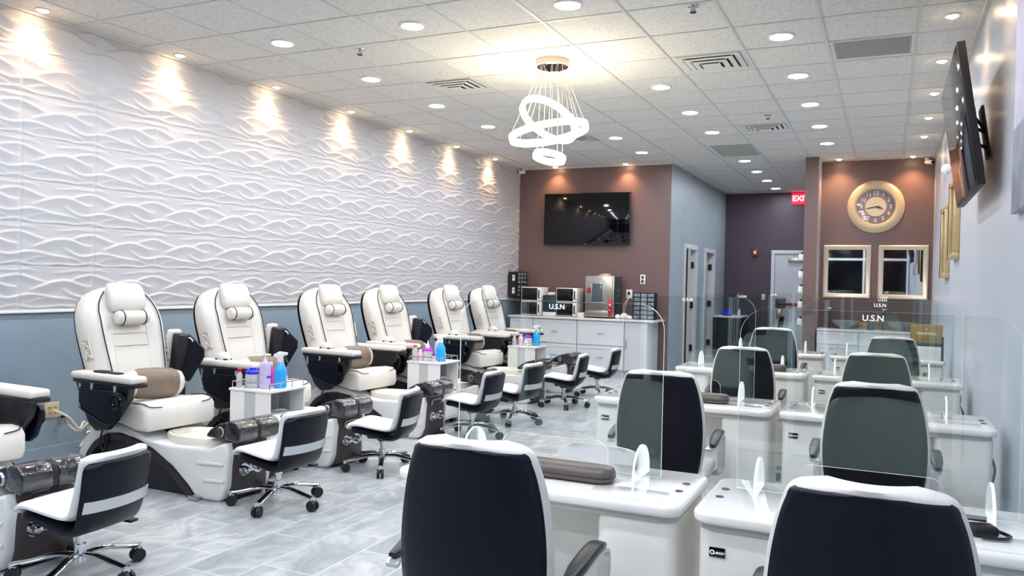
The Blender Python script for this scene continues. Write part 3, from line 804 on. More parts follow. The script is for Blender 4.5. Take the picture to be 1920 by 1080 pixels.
ST = [((-3.37, 2.53), 186), ((-3.39, 3.89), 178), ((-3.36, 4.98), 193), ((-3.38, 6.42), 182), ((-3.35, 7.27), 175), ((-3.31, 8.50), 190), ((-3.25, 9.50), 187)]
SL = ['white and black stool on chrome base in the lower left corner', 'white and black stool in front of the nearest fully visible pedicure chair', 'white and black stool in front of the pedicure chair behind the nearest trolley',
      'white and black stool seen through the clear shield, fourth from the front', 'white and black stool fifth from the front along the pedicure row', 'white and black stool seen side-on, sixth from the front', 'white and black stool farthest back, before the white cabinet drawers']
proto = None
for (p, a), l in zip(ST, SL):
    if proto is None: proto = make_stool(); o = proto; tag(o, l, 'stool', 'low stools facing the pedicure chairs')
    else: o = dup(proto, label=l)
    o.location = (*p, 0); o.rotation_euler = (0, 0, math.radians(a))

# ------------------------------------------------------------------ trolleys and what stands on them
TW, TD, TH = .37, .36, .615
def make_trolley():
    t = thing('pedicure_trolley', '', 'trolley')     # origin at floor centre, open shelf towards +x
    x0, x1, y0, y1 = -TD/2, TD/2, -TW/2, TW/2
    b = new(); rbox(b, (x0-.008, y0-.008, TH-.018), (x1+.008, y1+.008, TH), .004); obj('top', b, 'white', t)
    for s in (-1, 1):
        ys = (y0, y0+.014) if s < 0 else (y1-.014, y1)
        b = new(); rbox(b, (x0, ys[0], .05), (x0+.13, ys[1], TH-.018), .002); rbox(b, (x1-.13, ys[0], .05), (x1, ys[1], TH-.018), .002); sp = obj('side_panel', b, 'white', t, False)
        b = new(); rbox(b, (x0+.125, ys[0]+.003, .05), (x1-.125, ys[1]-.003, TH-.02), 0); obj('groove_strip', b, 'grey_strip', sp, False)
    b = new(); rbox(b, (x0, y0+.014, .05), (x0+.012, y1-.014, TH-.018), 0); obj('back_panel', b, 'white', t, False)
    for z in (.05, .33): 
        b = new(); rbox(b, (x0+.012, y0+.014, z), (x1-.01, y1-.014, z+.016), .002); obj('shelf', b, 'white', t, False)
    b = new(); rbox(b, (x1-.016, y0+.016, .07), (x1-.002, y1-.016, .32), .003); dr = obj('drawer', b, 'white', t)
    b = new(); rbox(b, (x1-.004, -.05, .27), (x1+.012, .05, .282), .004); obj('drawer_pull', b, 'dark', dr)
    b = new(); z = TH+.045; r = .02
    c = [(x0+.01, y0+.01), (x1-.01, y0+.01), (x1-.01, y1-.01), (x0+.01, y1-.01)]
    tube(b, [(p[0], p[1], z) for p in c], .0035, 6, True)
    for p in c: cyl(b, (*p, TH), (*p, z), .0035, n=8)
    for k in (.33, .66):
        cyl(b, (x0+.01+k*(TD-.02), y0+.01, TH), (x0+.01+k*(TD-.02), y0+.01, z), .003, n=6); cyl(b, (x1-.01, y0+.01+k*(TW-.02), TH), (x1-.01, y0+.01+k*(TW-.02), z), .003, n=6)
    obj('wire_rail', b, 'chrome', t)
    for sx in (-1, 1):
        for sy in (-1, 1):
            b = new(); c = Vector((sx*.14, sy*.145, .024)); cyl(b, c-Vector((0, .012, 0)), c+Vector((0, .012, 0)), .024, n=14); rbox(b, c+Vector((-.014, -.014, 0)), c+Vector((.014, .014, .027)), .003); obj('caster', b, 'black', t)
    return t
TR = [(-4.03, 4.50), (-4.03, 6.82), (-4.03, 9.09)]
TL = ['nearest white trolley of bottles, between two pedicure chairs', 'middle white trolley of bottles, fourth along from the camera pedicure chairs', 'farthest white trolley of bottles, near the white cabinet counter']
TL[1] = 'middle of the three white trolleys, with a magenta-lidded jar on top'
proto = make_trolley(); trolleys = []
for i, p in enumerate(TR):
    o = proto if i == 0 else dup(proto)
    tag(o, TL[i], 'trolley', 'white trolleys between pedicure chairs'); o.location = (*p, 0); trolleys.append(o)

def spray(label, p):
    t = thing('spray_bottle', label, 'spray bottle', p, rz=.6, group='blue spray bottles')
    b = new(); lathe(b, [(0, 0), (.040, 0), (.045, .006), (.045, .115), (.043, .13), (.026, .165), (.018, .182), (0, .182)], 24); bd = obj('bottle_body', b, 'blue', t)
    b = new(); rbox(b, (.0415, -.022, .045), (.0465, .022, .085), .001); obj('paper_label', b, 'offwhite', bd)
    b = new(); cyl(b, (0, 0, .18), (0, 0, .205), .021, n=18); nk = obj('collar', b, 'offwhite', t)
    b = new(); prism(b, [(-.05, .235), (-.05, .222), (-.016, .205), (.016, .205), (.02, .228), (.045, .232), (.05, .25), (-.01, .258)], -.011, .011, 'xz', .004); obj('trigger_head', b, 'white', t)
    b = new(); tube(b, smooth_path([(.02, 0, .23), (.035, 0, .215), (.04, 0, .19), (.052, 0, .175)], 3), .005, 6); obj('trigger', b, 'teal', t)
    return t
def pump(label, p, m='lav', sc=1.):
    t = thing('pump_bottle', label, 'pump bottle', p, group='tall pump bottles')
    b = new(); lathe(b, [(0, 0), (.036, 0), (.04, .006), (.04, .165), (.034, .182), (.014, .19), (0, .19)], 22); bd = obj('bottle_body', b, m, t)
    b = new(); rbox(b, (.034, -.022, .075), (.0405, .022, .09), .001); obj('print_band', b, 'purple', bd)
    b = new(); cyl(b, (0, 0, .188), (0, 0, .208), .014); cyl(b, (0, 0, .208), (0, 0, .235), .005, n=8); rbox(b, (-.012, -.01, .232), (.045, .01, .246), .005); obj('pump_head', b, 'white', t)
    return t
def jar(label, p, lid, lidname='jar_lid', nozzle=False):
    t = thing('lidded_jar', label, 'jar', p)
    b = new(); lathe(b, [(0, 0), (.048, 0), (.052, .006), (.052, .085), (.046, .098), (0, .098)], 24); obj('jar_body', b, 'clearjar', t)
    b = new(); lathe(b, [(0, .098), (.05, .098), (.05, .112), (.03, .128), (0, .130)], 24)
    obj('jar_lid', b, lid, t)
    b = new()
    if nozzle: lathe(b, [(0, .128), (.022, .128), (.018, .15), (.006, .175), (.003, .20), (0, .2)], 14); obj('nozzle', b, 'white', t)
    else: rbox(b, (-.018, -.018, .125), (.018, .018, .14), .005); obj('lid_knob', b, lid, t)
    return t
def small_bottle(label, p, body, cap, h=.1, r=.022, cat='bottle', nm='small_bottle'):
    t = thing(nm, label, cat, p)
    b = new(); lathe(b, [(0, 0), (r*.95, 0), (r, .005), (r, h*.8), (r*.6, h*.93), (r*.5, h), (0, h)], 18); obj('bottle_body', b, body, t)
    b = new(); lathe(b, [(0, h), (r*.62, h), (r*.6, h+.022), (0, h+.025)], 14); obj('cap', b, cap, t)
    return t
z = TH+.001
x, y = TR[0]
spray('blue spray bottle with white trigger on the nearest trolley', (x+.11, y+.0, z))
pump('tall lavender pump bottle on the nearest trolley', (x+.05, y-.09, z))
jar('clear jar with cobalt blue lid on the nearest trolley', (x-.055, y-.10, z), 'cobalt')
small_bottle('small clear bottle with red cap on the nearest trolley', (x-.135, y-.145, z), 'clearjar', 'red', .11, .022)
small_bottle('hot pink squeeze bottle beside the lavender pump, nearest trolley', (x+.0, y+.02, z), 'pink', 'white', .15, .026, 'squeeze bottle', 'squeeze_bottle')
small_bottle('white lotion bottle at the back of the nearest trolley', (x-.1, y+.07, z), 'palepink', 'white', .13, .03, 'lotion bottle', 'lotion_bottle')
x, y = TR[1]
spray('blue spray bottle on the middle trolley', (x+.10, y-.03, z))
pump('tall pale lavender pump bottle on the middle trolley', (x+.02, y+.06, z))
jar('clear jar with magenta lid and white nozzle, middle trolley', (x-.02, y-.08, z), 'magenta', nozzle=True)
small_bottle('slim pale bottle with orange cap on the middle trolley', (x-.125, y-.14, z), 'clearjar', 'orange', .13, .03)
small_bottle('pale pink bottle on the middle trolley', (x-.07, y-.135, z), 'palepink', 'white', .09, .026)
small_bottle('short clear bottle with purple cap at the front of the middle trolley', (x+.09, y-.15, z), 'clearjar', 'purple', .06, .02)
x, y = TR[2]
spray('blue spray bottle on the farthest trolley', (x+.10, y+.045, z))
jar('clear jar with purple lid on the farthest trolley', (x+.02, y-.03, z), 'purple')
small_bottle('pale pink bottle on the farthest trolley', (x-.07, y-.05, z), 'palepink', 'palepink', .12, .03)
small_bottle('short white bottle at the left of the farthest trolley', (x-.125, y-.12, z), 'clearjar', 'white', .1, .026)
small_bottle('white tub of cream at the front of the farthest trolley', (x+.035, y-.127, z), 'offwhite', 'palepink', .06, .03, 'tub', 'cream_tub')
# foot dryers on the open shelf
proto = None
for i in (0, 1):
    x, y = TR[i]; l = 'rounded silver nail dryer on the shelf of the %s trolley' % ('nearest', 'middle')[i]
    if proto is None:
        t = proto = thing('nail_dryer', l, 'nail dryer', (x+.06, y, .347), group='silver nail dryers on trolley shelves')
        b = new(); rings = []
        for yy, k in ((-.13, .6), (-.12, .9), (-.06, 1), (.06, 1), (.12, .9), (.13, .6)):
            rings.append([(-.10*k+.2*k*((1-math.cos(a))/2) if False else .10*k*math.cos(a), yy, max(0, .11*k*math.sin(a))) for a in np.linspace(0, 2*PI, 24)[:-1]])
        loft(b, rings); obj('dryer_body', b, 'silver', t, angle=50)
        b = new(); ball(b, (.075, .02, .045), .045, sc=(.6, 1.3, .8)); obj('hand_opening', b, 'gloss_black', t)
        b = new(); rbox(b, (.0, -.05, .105), (.06, .05, .112), .003); obj('control_strip', b, 'grey_strip', t)
    else: dup(proto, loc=(x+.06, y, .347), label=l)

# ------------------------------------------------------------------ nail tables, shields, client chairs
def make_table():
    t = thing('nail_table', '', 'nail table')     # local: x across, y from client edge 0 to back .48
    b = new(); vbox(b, (-.505, 0, .712), (.505, .48, .75), .055, .012, 6); obj('table_top', b, 'table', t, angle=50)
    b = new(); vbox(b, (-.485, .025, .69), (.485, .455, .7125), .05, .003, 5); obj('under_rail', b, 'grey_strip', t)
    for s in (-1, 1):
        xs = (-.487, -.235) if s < 0 else (.235, .487)
        b = new(); vbox(b, (xs[0], .03, .03), (xs[1], .45, .691), .035, .003, 5); pd = obj('pedestal', b, 'table_body', t, angle=50)
        b = new(); rbox(b, (xs[0]+.02, .05, 0), (xs[1]-.02, .43, .032), .003); obj('plinth', b, 'grey_strip', pd)
        for z0, z1 in ((.05, .35), (.37, .52), (.54, .675)):
            b = new(); rbox(b, (xs[0]+.02, .449, z0), (xs[1]-.02, .457, z1), .003); dr = obj('drawer', b, 'table_body', pd)
            b = new(); rbox(b, ((xs[0]+xs[1])/2-.05, .456, z1-.05), ((xs[0]+xs[1])/2+.05, .468, z1-.04), .003); obj('drawer_pull', b, 'chrome_rough', dr)
    b = new(); rbox(b, (-.24, .20, .28), (.24, .215, .691), .002); obj('modesty_panel', b, 'table_body', t, False)
    b = new(); rbox(b, (-.452, .0255, .615), (-.406, .031, .643), .001); tg = obj('maker_plate', b, 'gloss_black', t)
    b = text_mesh('Lexor', .014, T=Matrix.Translation((-.423, .0252, .629)) @ FACE_MY, depth=.0004)
    tube(b, [(-.443+.0055*math.cos(a), .0252, .629+.0055*math.sin(a)) for a in np.linspace(0, 2*PI, 12)[:-1]], .0014, 5, True)
    obj('lettering', b, 'text_white', tg)
    for s in (-1, 1):
        for y in (.20, .305):
            b = new(); lathe(b, [(0, 0), (.013, 0), (.013, .0025), (.009, .004), (0, .003)], 16, T=Matrix.Translation((s*.457, y, .7495))); obj('cable_grommet', b, 'black', t)
    b = new(); tube(b, [(-.25, .06, .7515), (.25, .06, .7515)], .0015, 5); rbox(b, (.20, .02, .7495), (.44, .16, .7525), .0015); obj('dust_grille', b, 'table', t)
    return t
def make_shield():
    t = thing('acrylic_shield', '', 'screen')     # origin on the table top at the middle of the pane
    W, Z0, Z1, r, cw, cz = .395, .004, .595, .09, .205, .105
    pts = [(-W, Z0), (-cw, Z0)]
    for k in range(7): a = PI - k*PI/12; pts.append((-cw+.04+.04*math.cos(a), cz-.04+.04*math.sin(a)))
    for k in range(7): a = PI/2 - k*PI/12; pts.append((cw-.04+.04*math.cos(a), cz-.04+.04*math.sin(a)))
    pts += [(cw, Z0), (W, Z0)]
    for k in range(9): a = k*PI/16; pts.append((W-r+r*math.cos(a), Z1-r+r*math.sin(a)))
    for k in range(9): a = PI/2+k*PI/16; pts.append((-W+r+r*math.cos(a), Z1-r+r*math.sin(a)))
    b = new(); prism(b, pts, -.003, .003, 'xz', 0)
    for f in b.faces:
        if abs(f.normal.y) < .5: f.material_index = 1
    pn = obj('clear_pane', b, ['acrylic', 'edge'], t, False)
    b = text_mesh('U.S.N', .026, T=Matrix.Translation((.0, -.0045, Z1-.02)) @ FACE_MY, depth=.0005, bold=.0002); obj('lettering', b, 'text_white', pn, False)
    for s in (-1, 1):
        x = s*.325; a = [(-.095, 0)] + [(-.095*math.cos(k*PI/14), .015+.095*math.sin(k*PI/14)) for k in range(15)] + [(.095, 0)]
        b = new(); prism(b, a, x-.004, x+.004, 'yz', 0)
        for f in b.faces:
            if abs(f.normal.x) < .5: f.material_index = 1
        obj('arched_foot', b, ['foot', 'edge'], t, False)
    return t
def make_client():
    t = thing('client_chair', '', 'client chair')   # faces +x in its own frame; origin on the floor under the column
    prof = [(-.20, .425), (-.222, .50), (-.232, .60), (-.236, .72), (-.240, .84), (-.247, .93), (-.256, 1.0)]
    def wf(s):
        if s < .06: return .15+.042*(s/.06)**.5
        if s < .45: return .192+.034*math.sin((s-.06)/.39*PI/2)
        w = .226-.068*((s-.45)/.55)**1.7
        return w if s < .90 else w-.06*(1-math.sqrt(max(0, 1-((s-.90)/.10)**2)))
    b = new(); slab(b, prof, lambda s: wf(s)+.004, -.012, .034, wrap=.05, nt=20, k=6); bk = obj('backrest', b, 'leather', t, angle=60)
    ins = [(-.202, .432), (-.223, .50), (-.233, .60), (-.237, .72), (-.241, .835), (-.248, .93), (-.2555, .988)]
    b = new(); slab(b, ins, lambda s: wf(.02+min(s, .9)*.95)-.007-(.055*(1-math.sqrt(max(0, 1-((s-.9)/.1)**2))) if s > .9 else 0), -.018, -.003, wrap=.05, nt=20, k=6); obj('back_shell', b, 'navy', bk, angle=60)
    b = new(); prism(b, [(-.19, .43), (-.2, .47), (-.15, .50), (.08, .505), (.18, .495), (.22, .465), (.205, .435), (.0, .425)], -.235, .235, 'xz', .022, 3); obj('seat', b, 'leather', t, angle=60)
    b = new(); rbox(b, (-.15, -.17, .395), (.2, .17, .428), .01); obj('seat_pan', b, 'dark', t)
    for s in (-1, 1):
        y = s*.262
        P = smooth_path([(-.20, y-s*.015, .612), (-.14, y, .618), (.0, y, .632), (.10, y, .636), (.16, y, .628), (.19, y, .60), (.18, y, .52), (.165, y, .44), (.12, y-s*.03, .415)], 5)
        b = new(); tube(b, P, .01, 8, flat=(.006, .024) if False else None); tube(b, P, .02, 8, flat=(.005, .021), up=(0, 1, 0)) if False else None
        b.free(); b = new()
        rings = []
        m = len(P)
        for i, p in enumerate(P):
            tt = (P[min(i+1, m-1)]-P[max(i-1, 0)]).normalized(); nn = tt.cross(Vector((0, 1, 0))).normalized()
            rings.append([p+nn*.006+Vector((0, .02, 0)), p+nn*.006-Vector((0, .02, 0)), p-nn*.006-Vector((0, .02, 0)), p-nn*.006+Vector((0, .02, 0))])
        loft(b, rings); ar = obj('armrest', b, 'silver', t, angle=40)
        Q = smooth_path([(-.175, y, .632), (-.08, y, .643), (.03, y, .654), (.11, y, .654), (.175, y, .640)], 4); m = len(Q); rings = []
        b = new()
        for i, p in enumerate(Q):
            k = min(1, .45+2.2*min(i, m-1-i)/m); rings.append([p+Vector((0, .026*k*math.copysign(abs(math.cos(a))**.6, math.cos(a)), .015*k*math.copysign(abs(math.sin(a))**.6, math.sin(a)))) for a in np.linspace(0, 2*PI, 17)[:-1]])
        loft(b, rings); obj('arm_pad', b, 'dark', ar, angle=50)
    star_base(t, .25, .105, .03, PI/5, .40)
    return t
ROWS = [2.38, 4.46, 6.45, 8.42]; TX = (-1.055, -.012)
RN = ['nearest row', 'second row from the camera', 'third row from the camera', 'farthest row']
SN = ['left', 'right-hand']
pt_ = ps_ = pc_ = None
CS = {(0, 0): .985, (0, 1): .985, (1, 0): .975, (1, 1): .985, (2, 0): .97, (2, 1): .975, (3, 0): 1.02, (3, 1): .985}
CO = {(0, 0): (-1.018, 2.13, 2), (0, 1): (-.022, 2.15, -1), (1, 0): (-1.05, 4.21, 3), (1, 1): (-.045, 4.21, 0), (2, 0): (-.955, 6.2, 2), (2, 1): (-.065, 6.2, 0), (3, 0): (-.985, 8.17, 0), (3, 1): (.055, 8.15, -4)}
for r in range(4):
    for c in range(2):
        l = 'white nail table, %s of the %s' % (SN[c], RN[r])
        loc = (TX[c], ROWS[r], 0)
        if pt_ is None: pt_ = make_table(); o = pt_; tag(o, l, 'nail table', 'white nail tables'); o.location = loc
        else: o = dup(pt_, loc=loc, label=l)
        l = 'clear acrylic shield on the %s table, %s' % (SN[c], RN[r])
        loc = (TX[c]-.03, ROWS[r]+.325, .7513)
        if ps_ is None: ps_ = make_shield(); o = ps_; tag(o, l, 'screen', 'clear shields on the nail tables'); o.location = loc
        else: o = dup(ps_, loc=loc, label=l)
        x, y, a = CO[(r, c)]
        l = 'white dark-backed chair at the %s table, %s' % (SN[c], RN[r])
        if pc_ is None: pc_ = make_client(); o = pc_; tag(o, l, 'client chair', 'client chairs at the nail tables')
        else: o = dup(pc_, label=l)
        o.location = (x, y, 0); o.rotation_euler = (0, 0, PI/2+math.radians(a)); o.scale = (1, 1, CS[(r, c)])
# wrist pillows on the client edge
proto = None
for (x, y, a), l in (((-1.0, 2.565, 0), 'long grey-brown wrist pillow on the left table of the nearest row'), ((-.985, 4.60, 0), 'grey-brown wrist pillow on the left table of the second row'),
                     ((.0, 2.60, -8), 'grey-brown wrist pillow on the nearest right-hand table, behind the chair back'), ((-.90, 6.60, 0), 'grey-brown wrist pillow on the left table of the third row')):
    if proto is None:
        t = proto = thing('wrist_pillow', l, 'wrist pillow', (x, y, .752), math.radians(a), 'wrist pillows on the nail tables')
        b = new(); vbox(b, (-.19, -.055, 0), (.19, .055, .05), .05, .018, 6); pd = obj('pad', b, 'wrist', t, angle=60)
        b = new(); vb = [( -.188 + 0, 0)]; vbox(b, (-.192, -.057, .018), (.192, .057, .022), .051, .001, 6); obj('piping', b, 'brown_dark', pd, angle=60)
    else: dup(proto, loc=(x, y, .752), rz=math.radians(a), label=l)
# technician chair whose white back shows over the nearest left table
def make_tech():
    t = thing('technician_chair', 'white chair back showing behind the nearest left nail table', 'chair', (-1.15, 3.25, -.0), -PI/2)
    prof = [(-.17, .48), (-.19, .55), (-.205, .63), (-.215, .685)]
    b = new(); slab(b, prof, lambda s: .19-.05*max(0, (s-.75)/.25)**2.5, 0, .045, wrap=.04); obj('backrest', b, 'leather_cool', t, angle=60)
    b = new(); slab(b, prof, lambda s: .188-.05*max(0, (s-.75)/.25)**2.5, -.016, .002, wrap=.04); obj('back_shell', b, 'leather_cool', t, angle=60)
    b = new(); vbox(b, (-.18, -.19, .41), (.2, .19, .47), .06, .02, 5); obj('seat', b, 'leather_cool', t, angle=60)
    b = new(); tube(b, smooth_path([(-.1, 0, .405), (-.2, 0, .42), (-.21, 0, .50), (-.215, 0, .56)], 4), .016, 8); obj('back_support', b, 'black', t)
    star_base(t, .25, .105, .03, .5, .41)
make_tech()
# small black hand-piece and its lead on the nearest right table
t = thing('nail_drill', 'small black nail drill with coiled lead on the nearest right table', 'nail drill', (.245, 2.53, .754), .3)
b = new(); rbox(b, (-.035, -.03, 0), (.035, .03, .028), .01, 3); obj('control_box', b, 'black', t)
b = new(); tube(b, smooth_path([(.03, .0, .015), (.055, .0, .006), (.06, -.03, .006), (.03, -.055, .006), (-.02, -.05, .006)], 5), .005, 6); obj('lead', b, 'dark', t)
b = new(); cyl(b, (-.06, .05, .034), (.02, .02, .036), .009, .007); obj('hand_piece', b, 'chrome_rough', t)
# power leads between the tables and the right wall
proto = None
for y, l in ((4.86, 'grey power cord hanging behind the right table of the second row'), (6.85, 'grey power cord hanging behind the right table of the third row')):
    P = smooth_path([(.505, y, .60), (.50, y+.02, .56), (.525, y+.03, .48), (.505, y, .36), (.525, y-.02, .22), (.51, y, .10), (.515, y+.02, .012)], 6)
    b = new(); tube(b, P, .007, 6); rbox(b, (.478, y-.02, .575), (.508, y+.02, .635), .005)
    tag(obj('power_cord', b, 'cord'), l, 'cord', 'power cords beside the right wall')

# ------------------------------------------------------------------ back counter run
CT = .86; cy0, cy1 = 11.68, YB-.012
UN = [(-5.50, -5.095), (-5.09, -4.352), (-4.348, -3.592), (-3.588, -3.236)]
UL = ['narrow white drawer cabinet at the left end of the back counter', 'white cabinet with two wide drawers under the towel warmers', 'white cabinet with two wide drawers under the steel oven', 'white single-door cabinet at the right end of the back counter']
for (x0, x1), l in zip(UN, UL):
    t = thing('base_cabinet', l, 'cabinet', ((x0+x1)/2, cy0, 0), group='white base cabinets of the back counter'); w = (x1-x0)/2
    b = new(); rbox(b, (-w, .02, .09), (w, cy1-cy0, CT-.031), .002); rbox(b, (-w, .07, 0), (w, cy1-cy0, .09), 0); obj('carcass', b, 'cab', t, False)
    def front(nm, z0, z1):
        b = new(); g = .006; rbox(b, (-w+g, 0, z0), (w-g, .02, z1), .003)
        f = .05
        for lo, hi in (((-w+g, -.006, z0), (w-g, 0.002, z0+f)), ((-w+g, -.006, z1-f), (w-g, 0.002, z1)), ((-w+g, -.006, z0+f), (-w+g+f, 0.002, z1-f)), ((w-g-f, -.006, z0+f), (w-g, 0.002, z1-f))): rbox(b, lo, hi, .003)
        return obj(nm, b, 'cab', t, False)
    if x1 > -3.4:
        d = front('door', .095, CT-.04); b = new(); rbox(b, (-w+.025, -.03, .43), (-w+.04, -.018, .55), .004); rbox(b, (-w+.028, -.02, .44), (-w+.037, 0, .45), 0); rbox(b, (-w+.028, -.02, .53), (-w+.037, 0, .54), 0); obj('handle', b, 'chrome_rough', d, False)
    else:
        for z0, z1 in ((.095, .445), (.455, CT-.04)):
            d = front('drawer', z0, z1); zc = (z0+z1)/2; b = new(); rbox(b, (-.045, -.026, zc-.006), (.045, -.016, zc+.006), .004)
            for s in (-1, 1): rbox(b, (s*.04-.004, -.018, zc-.004), (s*.04+.004, 0, zc+.004), 0)
            obj('handle', b, 'chrome_rough', d, False)
b = new(); rbox(b, (-5.52, 11.645, CT-.03), (-3.13, cy1, CT), .004); tag(obj('countertop', b, 'counter'), 'long white stone countertop along the brown back wall', 'countertop')
# towel warmers
def warmer():
    t = thing('towel_warmer', '', 'towel warmer')
    b = new(); rbox(b, (-.175, .012, .006), (.175, .30, .225), .008); obj('case', b, 'white', t)
    b = new(); rbox(b, (-.173, 0, .008), (.173, .014, .223), .005); d = obj('door', b, 'white', t)
    b = new(); rbox(b, (-.165, -.003, .018), (.108, .002, .213), .004); obj('door_window', b, 'gloss_black', d)
    b = new(); rbox(b, (.125, -.012, .05), (.145, .0, .18), .004); obj('door_handle', b, 'dark', d)
    b = new(); cyl(b, (.16, -.008, .05), (.16, .0, .05), .008, n=12); obj('power_knob', b, 'dark', d)
    b = new()
    for sx in (-.14, .14):
        for sy in (.04, .26): cyl(b, (sx, sy, 0), (sx, sy, .008), .012, n=10)
    obj('rubber_foot', b, 'black', t)
    return t
proto = None
for x, z, l in ((-5.215, 0, 'white towel warmer, lower one of the left stack'), (-5.215, .228, 'white towel warmer, upper one of the left stack'), (-4.605, 0, 'white towel warmer, lower one of the stack beside the steel oven'), (-4.605, .228, 'white towel warmer, upper one of the stack beside the steel oven')):
    if proto is None: proto = warmer(); o = proto; tag(o, l, 'towel warmer', 'white towel warmers with black doors')
    else: o = dup(proto, label=l)
    o.location = (x, 11.86, CT+z)
t = thing('sterilizer_case', 'dark box with white foot between the two towel warmer stacks', 'box', (-4.905, 11.88, CT))
b = new(); rbox(b, (-.112, 0, .06), (.112, .26, .33), .006); obj('case', b, 'teal', t)
b = new(); rbox(b, (-.114, -.006, 0), (.114, .26, .062), .01); obj('base_tray', b, 'white', t)
b = new(); rbox(b, (-.1, -.004, .315), (.1, .002, .325), .002); obj('door_lip', b, 'dark', t)
t = thing('cotton_box', 'small pink-topped white box on the dark box between towel warmers', 'box', (-4.895, 11.95, CT+.331))
b = new(); rbox(b, (-.07, 0, 0), (.05, .1, .035), .006); obj('box_body', b, 'offwhite', t)
b = new(); rbox(b, (-.06, .01, .034), (.04, .09, .05), .006); obj('box_lid', b, 'palepink', t)
# oven
t = thing('convection_oven', 'tall stainless steel oven with red handle on the back counter', 'oven', (-4.03, 11.78, CT))
b = new(); rbox(b, (-.24, .03, .02), (.22, .42, .655), .006); obj('case', b, 'steel', t)
b = new(); rbox(b, (.2205, .05, .03), (.226, .41, .645), .003)
for z in (.35, .38, .41): rbox(b, (.225, .10, z), (.229, .36, z+.012), .002)
obj('side_vent', b, 'teal', t)
b = new(); rbox(b, (-.235, 0, .125), (.20, .03, .65), .006); d = obj('door', b, 'steel', t)
b = new(); rbox(b, (-.125, -.004, .25), (.045, .002, .53), .004); obj('door_window', b, 'ovenglass', d)
b = new()
for lo, hi in (((-.14, .235), (.06, .25)), ((-.14, .53), (.06, .545)), ((-.14, .25), (-.125, .53)), ((.045, .25), (.06, .53))): rbox(b, (lo[0], -.007, lo[1]), (hi[0], 0, hi[1]), .002)
obj('window_trim', b, 'chrome_rough', d)
b = new(); rbox(b, (-.20, -.04, .385), (-.165, -.015, .475), .012, 3); rbox(b, (-.19, -.018, .42), (-.175, .002, .44), .002); obj('door_handle', b, 'red', d)
b = new(); rbox(b, (-.235, .004, .022), (.14, .03, .12), .004); obj('lower_panel', b, 'steel', t)
b = new(); rbox(b, (.14, -.004, .03), (.20, .03, .30), .004); cpn = obj('control_panel', b, 'red', t)
b = new(); cyl(b, (.17, -.02, .13), (.17, -.002, .13), .024, n=18); obj('dial', b, 'black', cpn)
b = new(); cyl(b, (.17, -.023, .13), (.17, -.02, .13), .012, n=14); rbox(b, (.153, -.006, .20), (.187, -.003, .225), .001); obj('dial_cap', b, 'offwhite', cpn)
b = new()
for sx in (-.2, .18):
    for sy in (.07, .38): cyl(b, (sx, sy, 0), (sx, sy, .022), .018, n=12)
obj('foot', b, 'black', t)
t = thing('folded_cloth', 'crumpled pale cloth lying on top of the steel oven', 'cloth', (-4.01, 11.98, CT+.656))
b = new(); rbox(b, (-.10, -.06, 0), (.10, .06, .012), .006, 3); rbox(b, (-.07, -.05, .012), (.06, .04, .026), .006, 3); rbox(b, (-.03, -.03, .026), (.08, .05, .036), .005, 3); obj('cloth_fold', b, 'beige', t)
t = thing('tray', 'small white tray beside the steel oven on the counter', 'tray', (-4.345, 11.8, CT))
b = new(); rbox(b, (-.055, 0, 0), (.06, .18, .012), .004)
for lo, hi in (((-.055, 0), (-.047, .18)), ((.052, 0), (.06, .18)), ((-.055, 0), (.06, .008)), ((-.055, .172), (.06, .18))): rbox(b, (lo[0], lo[1], .01), (hi[0], hi[1], .075), .003)
obj('tray_body', b, 'offwhite', t)
# crumpled towels: rolled shapes
proto = None
for i, (dx, dy, r, h) in enumerate(((-.075, .0, .036, .07), (.02, .03, .048, .095), (.115, -.02, .036, .06))):
    b = new(); ball(b, (0, 0, h*.5), 1, sc=(r*1.15, r, h*.5), seg=18)
    for v in b.verts:
        k = 1+.14*math.sin(7*math.atan2(v.co.y, v.co.x)+i)+.08*math.sin(60*v.co.z); v.co.x *= k; v.co.y *= k
    tag(obj('towel', b, 'towel'), 'crumpled white towel right of the steel oven, %s of a heap of three' % ('leftmost', 'tallest', 'rightmost')[i], 'towel', 'crumpled white towels on the counter').location = (-3.68+dx, 11.85+dy, CT)
# drawer organisers
def organiser(name, label, cols, rows, w, h, dpt, loc, rz=0., stickers=0, group=None):
    t = thing(name, label, 'drawer organizer', loc, rz, group)
    b = new(); rbox(b, (-w/2, .02, 0), (w/2, dpt, h), .004)
    fr = .012; cw = (w-fr*(cols+1))/cols; rh = (h-.01*(rows+1))/rows
    for i in range(cols+1): x = -w/2+i*(cw+fr); rbox(b, (x, 0, 0), (x+fr, .03, h), 0)
    for j in range(rows+1): zz = j*(rh+.01); rbox(b, (-w/2, 0, zz), (w/2, .03, zz+.01), 0)
    obj('frame', b, 'black', t, False)
    for i in range(cols):
        for j in range(rows):
            x = -w/2+fr+i*(cw+fr); zz = .01+j*(rh+.01)
            b = new(); rbox(b, (x+.002, .004, zz+.002), (x+cw-.002, .02, zz+rh-.002), .003); rbox(b, (x+cw*.35, -.006, zz+rh*.35), (x+cw*.65, .005, zz+rh*.6), .002); obj('drawer', b, 'drawerclear', t)
    if stickers:
        b = new(); rbox(b, (-w/2-.001, .055, h*.28), (-w/2+.001, .10, h*.75), .0)
        sk = obj('paper_sticker', b, 'offwhite', t); b = new(); cyl(b, (-w/2-.0022, .078, h*.56), (-w/2-.0008, .078, h*.56), .012, n=14); obj('sticker_mark', b, 'dark', sk)
    return t
organiser('drawer_organizer', 'black organizer of small clear drawers at the right of the counter', 3, 6, .34, .41, .15, (-3.365, 11.9, CT))
g = 'black drawer organizers mounted on the wave wall'
